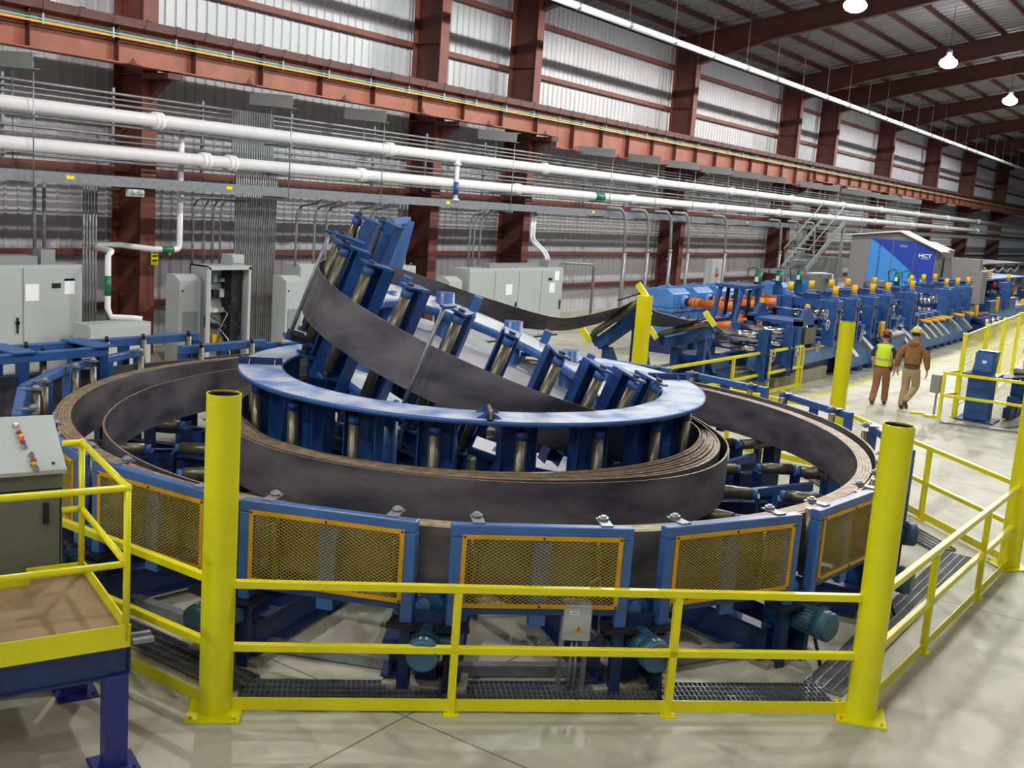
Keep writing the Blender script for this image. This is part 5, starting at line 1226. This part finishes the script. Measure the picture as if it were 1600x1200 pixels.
b_('box', 24.62, 24.78, 5.36, 5.56, .52, .92, CABD, t, .01); b_('stand', 24.68, 24.72, 5.4, 5.44, .02, .92, CABD, t); b_('stand', 24.68, 24.72, 5.27, 5.31, 0, .95, CAB, t)
o = obj('yellow_floor_wedge', MB().prism_z([(24.45, 5.85), (24.7, 5.6), (24.85, 5.65), (24.62, 5.92)], 0, .04).prism_z([(24.3, 5.5), (24.45, 5.28), (24.6, 5.35), (24.5, 5.6)], 0, .05), YEL); tag(o, 'flat yellow wedge on the floor at the corner of the right railing', 'floor wedge')
def mesh_fence(p, q, n, label, top=1.88):
    p = V(p); q = V(q); d = (q - p).normalized(); L_ = (q - p).length
    t = thing('mesh_fence', (p + q) / 2, label, 'fence', 'yellow mesh fences on the right')
    for i in range(n + 1):
        c = p + d * (L_ * i / n); obj('post', MB().beam(c, c + V((0, 0, top)), .09, .09, up=d), YEL, t)
        if i < n:
            e = p + d * (L_ * (i + 1) / n)
            obj('panel_frame', MB().beam(c + V((0, 0, top - .05)), e + V((0, 0, top - .05)), .03, .03).beam(c + V((0, 0, .25)), e + V((0, 0, .25)), .03, .03).beam(c + V((0, 0, 1.15)), e + V((0, 0, 1.15)), .015, .015), YEL, t)
            m = MB(); k = .12
            seg = (e - c).length
            while k < seg: m.beam(c + d * k + V((0, 0, .25)), c + d * k + V((0, 0, top - .06)), .008, .008, up=d); k += .16
            z = 1.2
            while z < top - .06: m.beam(c + V((0, 0, z)), e + V((0, 0, z)), .006, .010); z += .045
            obj('wire_mesh', m, YEL, t)
    return t
mesh_fence((25.0, 5.05, 0), (37.5, 5.7, 0), 4, 'yellow wire mesh fence running away along the aisle at the right')
mesh_fence((33.5, 4.9, 0), (33.9, 1.5, 0), 2, 'yellow wire mesh fence crossing behind the right machine', top=1.95)
# walkway stripes
o = obj('floor_stripe', MB().beam((18.6, 8.3, .003), (60, 7.2, .003), .10, .004), YEL); tag(o, 'thin yellow painted aisle line on the pale floor', 'floor stripe')

# ================================================================== PEOPLE
def skin(name, chains, m_, parent, sub=2, label=None):
    """chains: lists of (x,y,z,r) or ('@', i) to start from an existing vertex"""
    vs, es, rs = [], [], []
    for ch in chains:
        prev = None
        for e in ch:
            if e[0] == '@': prev = e[1]; continue
            vs.append(e[:3]); rs.append((e[3], e[4] if len(e) > 4 else e[3])); i = len(vs) - 1
            if prev is not None: es.append((prev, i))
            prev = i
    me = bpy.data.meshes.new(name); me.from_pydata(vs, es, []); me.materials.append(m_)
    o = bpy.data.objects.new(name, me); COL.objects.link(o); o.parent = parent; RM[o] = RM[parent]
    o.modifiers.new('skin', 'SKIN'); 
    lay = me.skin_vertices[0].data
    for i, r in enumerate(rs): lay[i].radius = r
    lay[0].use_root = True
    s_ = o.modifiers.new('sub', 'SUBSURF'); s_.levels = sub; s_.render_levels = sub
    o.modifiers['skin'].use_smooth_shade = True
    if label: o['label'] = label
    return o
def hand_chains(w, s, dirv):
    """five fingers rooted in the palm; w wrist point, s +1 left -1 right"""
    x, y, z = w; out = []
    palm = [(x, y, z, .026, .034), (x + .01, y, z - .05, .022, .040), (x + .02, y, z - .09, .018, .040)]
    return palm
def person(loc, rz, label, H, jacket, trouser, boots, hat, pose, vest=False):
    t = thing('person', loc, label, 'person', rz=rz)
    k = H / 1.80
    def P(a): return tuple(c * k for c in a)
    ankL, kneeL, ankR, kneeR = pose['aL'], pose['kL'], pose['aR'], pose['kR']
    eL, wL, eR, wR = pose['eL'], pose['wL'], pose['eR'], pose['wR']
    hip = .92
    body = [[(0, 0, .95, .10, .13), (0, 0, 1.10, .09, .12), (.0, 0, 1.28, .10, .13), (0, 0, 1.42, .08, .10), (0, 0, 1.50, .055, .06), (.015, 0, 1.57, .052), (.03, 0, 1.66, .082, .075), (.03, 0, 1.72, .09, .078), (.02, 0, 1.775, .06)]]
    for s, (kn, an) in ((1, (kneeL, ankL)), (-1, (kneeR, ankR))):
        body.append([('@', 0), (0, s * .095, .86, .075), ((kn[0]) * .5, s * .1, .68, .066), (kn[0], kn[1], kn[2], .050), ((kn[0] + an[0]) / 2 - .01, (kn[1] + an[1]) / 2, (kn[2] + an[2]) / 2, .045), (an[0], an[1], an[2], .036)])
    for s, (e, w) in ((1, (eL, wL)), (-1, (eR, wR))):
        body.append([('@', 3), (0, s * .16, 1.40, .045), (e[0] * .5, s * .215, (1.40 + e[2]) / 2, .042), (e[0], e[1], e[2], .040), ((e[0] + w[0]) / 2, (e[1] + w[1]) / 2, (e[2] + w[2]) / 2, .036), (w[0], w[1], w[2], .026)])
        n0 = sum(len([q for q in c if q[0] != '@']) for c in body) - 1
        body.append([('@', n0), (w[0] + .012, w[1], w[2] - .05, .018, .036), (w[0] + .02, w[1], w[2] - .09, .015, .036)])
        n1 = n0 + 2
        for j, (dx, ln) in enumerate(((-.030, .06), (-.010, .075), (.011, .08), (.031, .07))):
            b0 = (w[0] + .022 + dx, w[1] - s * .002, w[2] - .10); body.append([('@', n1), (*b0, .0095), (b0[0] + .006, b0[1] - s * .012, b0[2] - ln * .5, .0088), (b0[0] + .004, b0[1] - s * .032, b0[2] - ln, .0075)])
        body.append([('@', n0 + 1), (w[0] + .045, w[1] - s * .012, w[2] - .055, .0105), (w[0] + .062, w[1] - s * .022, w[2] - .085, .0095), (w[0] + .066, w[1] - s * .026, w[2] - .110, .008)])
    bk = [[(q if q[0] == '@' else tuple(c * k for c in q)) for q in ch] for ch in body]
    bo = skin('body', bk, SKIN, t)
    # face
    hx, hz = .03, 1.66
    L = lambda nm, m, mt, par=t, **kw: obj(nm, m.xf(Matrix.Scale(k, 4)), mt, par, local=True, **kw)
    L('nose', MB().add([(.105, -.012, 1.645), (.105, .012, 1.645), (.100, 0, 1.70), (.135, 0, 1.648)], [(0, 2, 1), (0, 1, 3), (1, 2, 3), (2, 0, 3)], True), SKIN)
    for s in (1, -1):
        e = L('eye', MB().sph((.103, s * .03, 1.695), .013), PAPER); L('iris', MB().sph((.113, s * .03, 1.695), .006), BLACK, e)
        L('ear', MB().sph((.02, s * .083, 1.675), .03, (.6, .35, 1)), SKIN)
    L('mouth', MB().sph((.108, 0, 1.615), .02, (.35, 1, .25)), mat('lips', S(160, 84, 78), .5))
    L('hair', MB().sph((.008, 0, 1.685), .094, (1, .92, 1.0), z0=-.35), mat('dark_hair', S(48, 36, 32), .7))
    # hard hat
    h = L('hard_hat', MB().sph((.015, 0, 1.735), .125, (1.08, .92, .92), z0=-.02).tube((.02, 0, 1.728), (.02, 0, 1.742), .138, n=24), hat, label=pose['hat'])
    L('hat_peak', MB().cb((.135, 0, 1.737), (.09, .14, .012)), hat, h); L('hat_ridge', MB().path([(-.10, 0, 1.77), (-.06, 0, 1.825), (.015, 0, 1.856), (.09, 0, 1.83), (.13, 0, 1.77)], .014, 6), hat, h)
    def S_(nm, ch, mt, **kw): return skin(nm, [[(q if q[0] == '@' else tuple(c * k for c in q)) for q in c] for c in ch], mt, t, **kw)
    # trousers
    ch = [[(0, 0, .99, .125, .165), (0, 0, .90, .125, .165)]]
    for s, (kn, an) in ((1, (kneeL, ankL)), (-1, (kneeR, ankR))):
        ch.append([('@', 1), (kn[0] * .2, s * .095, .80, .112), (kn[0] * .6, s * .1, .66, .108), (kn[0], kn[1], kn[2], .093), ((kn[0] + an[0]) / 2 - .01, (kn[1] + an[1]) / 2, (kn[2] + an[2]) / 2, .088), (an[0], an[1], an[2] + .03, .082), (an[0], an[1], an[2] - .03, .082)])
    S_('trousers', ch, trouser)
    L('belt', MB().steps((0, 0, .985), (0, 0, 1), [(0, .145), (.035, .145)], 24).xf(Matrix.Scale(1.12, 4, (0, 1, 0))), BLACK)
    # boots
    for s, an, tip in ((1, ankL, pose['tL']), (-1, ankR, pose['tR'])):
        c = V(an); d = V(tip)
        S_('boot', [[(c.x - .02, c.y, c.z + .02, .056), (c.x - .03, c.y, c.z - .05 if c.z > .1 else .045, .050), (c.x + d.x * .10, c.y, max(.038, c.z - .05 + d.z * .1), .046, .05), (c.x + d.x * .19, c.y, max(.033, c.z - .06 + d.z * .19), .036, .044)]], boots)
    # jacket or shirt
    if not vest:
        ch = [[(0, 0, .97, .15, .19), (0, 0, 1.06, .158, .205), (0, 0, 1.22, .155, .205), (0, 0, 1.38, .14, .17), (0, 0, 1.48, .09, .13), (-.01, 0, 1.54, .08, .085)]]
        for s, (e, w) in ((1, (eL, wL)), (-1, (eR, wR))):
            ch.append([('@', 3), (0, s * .17, 1.38, .105), (e[0] * .4, s * .25, 1.30, .092), (e[0], e[1], e[2], .080), ((e[0] + w[0]) / 2, (e[1] + w[1]) / 2, (e[2] + w[2]) / 2, .066), (w[0], w[1], w[2] + .01, .052)])
        S_('jacket', ch, jacket)
        L('hood', MB().sph((-.11, 0, 1.50), .10, (.75, 1.25, .8)), jacket); L('waistband', MB().steps((0, 0, .945), (0, 0, 1), [(0, .15), (.05, .158)], 24).xf(Matrix.Scale(1.12, 4, (0, 1, 0))), mat('dark_brown_cloth', S(104, 70, 34), .8))
    else:
        ch = [[(0, 0, 1.0, .125, .165), (0, 0, 1.2, .128, .17), (0, 0, 1.38, .115, .165), (0, 0, 1.47, .07, .10)]]
        for s, (e, w) in ((1, (eL, wL)), (-1, (eR, wR))):
            ch.append([('@', 2), (0, s * .17, 1.39, .085), (e[0] * .4, s * .235, 1.31, .072), (e[0], e[1], e[2] + .02, .060)])
        S_('shirt', ch, mat('navy_cloth', S(44, 46, 72), .8))
        for s, e, w in ((1, eL, wL), (-1, eR, wR)): S_('sleeve_cuff', [[(e[0], e[1], e[2] + .03, .062), ((e[0] * 2 + w[0]) / 3, (e[1] * 2 + w[1]) / 3, (e[2] * 2 + w[2]) / 3, .058)]], mat('grey_cloth', S(168, 172, 160), .8))
        vm = MB(); n = 32
        def sec(z, a, b): return [V((a * cos(2 * pi * i / n), b * sin(2 * pi * i / n), z)) for i in range(n)]
        secs = [(.97, .158, .205), (1.06, .158, .205), (1.10, .160, .207), (1.16, .160, .208), (1.30, .155, .21), (1.40, .138, .21), (1.46, .115, .20), (1.50, .085, .13)]
        vm.v = [p for q in secs for p in sec(*q)]
        for j in range(len(secs) - 1):
            for i in range(n):
                i2 = (i + 1) % n; ang = 360 * (i + .5) / n
                vm.f.append([j * n + i, j * n + i2, (j + 1) * n + i2, (j + 1) * n + i]); vm.sm.append(True)
                strap = (j == 1 or j == 2) and j == 2
                side = abs(((ang - 180 + 180) % 360 - 180)); back = abs(ang - 180)
                vm.mi.append(1 if (j == 2 or 40 < back < 58 or (40 < (ang if ang < 180 else 360 - ang) < 58)) else 0)
        L('safety_vest', vm, [mat('lime_vest', S(206, 240, 24), .6), mat('tan_reflective_tape', S(206, 168, 128), .5)], label='lime yellow safety vest with tan bands')
        L('tool_pouch', MB().cb((-.02, -.20, .93), (.1, .06, .12)), BLACK)
    return t
KHAKI = mat('khaki_cloth', S(178, 156, 118), .8, 0, .12, 12); BROWN = mat('brown_duck_cloth', S(150, 106, 60), .85, 0, .18, 10); BRTR = mat('brown_work_trousers', S(160, 110, 72), .85, 0, .2, 10)
person((24.95, 6.72, 0), 0.10, 'person in a lime safety vest, brown trousers and maroon hard hat, walking away', 1.70, None, BRTR, mat('brown_boots', S(96, 66, 48), .6), mat('maroon_hat', S(132, 30, 34), .3),
       dict(kL=(.05, .11, .49), aL=(-.12, .13, .10), kR=(.14, -.10, .50), aR=(.20, -.10, .10), eL=(-.03, .25, 1.14), wL=(.10, .24, .95), eR=(.0, -.26, 1.14), wR=(.06, -.27, .90), tL=(1, 0, 0), tR=(1, 0, 0), hat='maroon hard hat'), vest=True)
person((24.95, 6.08, 0), -0.02, 'person in a brown hooded jacket, khaki trousers and yellow hard hat, walking away', 1.84, BROWN, KHAKI, mat('brown_boots', S(96, 66, 48), .6), mat('olive_yellow_hat', S(206, 194, 84), .3),
       dict(kL=(.08, .10, .50), aL=(-.02, .12, .10), kR=(.14, -.10, .52), aR=(-.30, -.04, .24), eL=(-.06, .30, 1.14), wL=(.0, .31, .90), eR=(.02, -.30, 1.14), wR=(.05, -.32, .90), tL=(1, 0, 0), tR=(.8, 0, -.7), hat='yellow hard hat'))
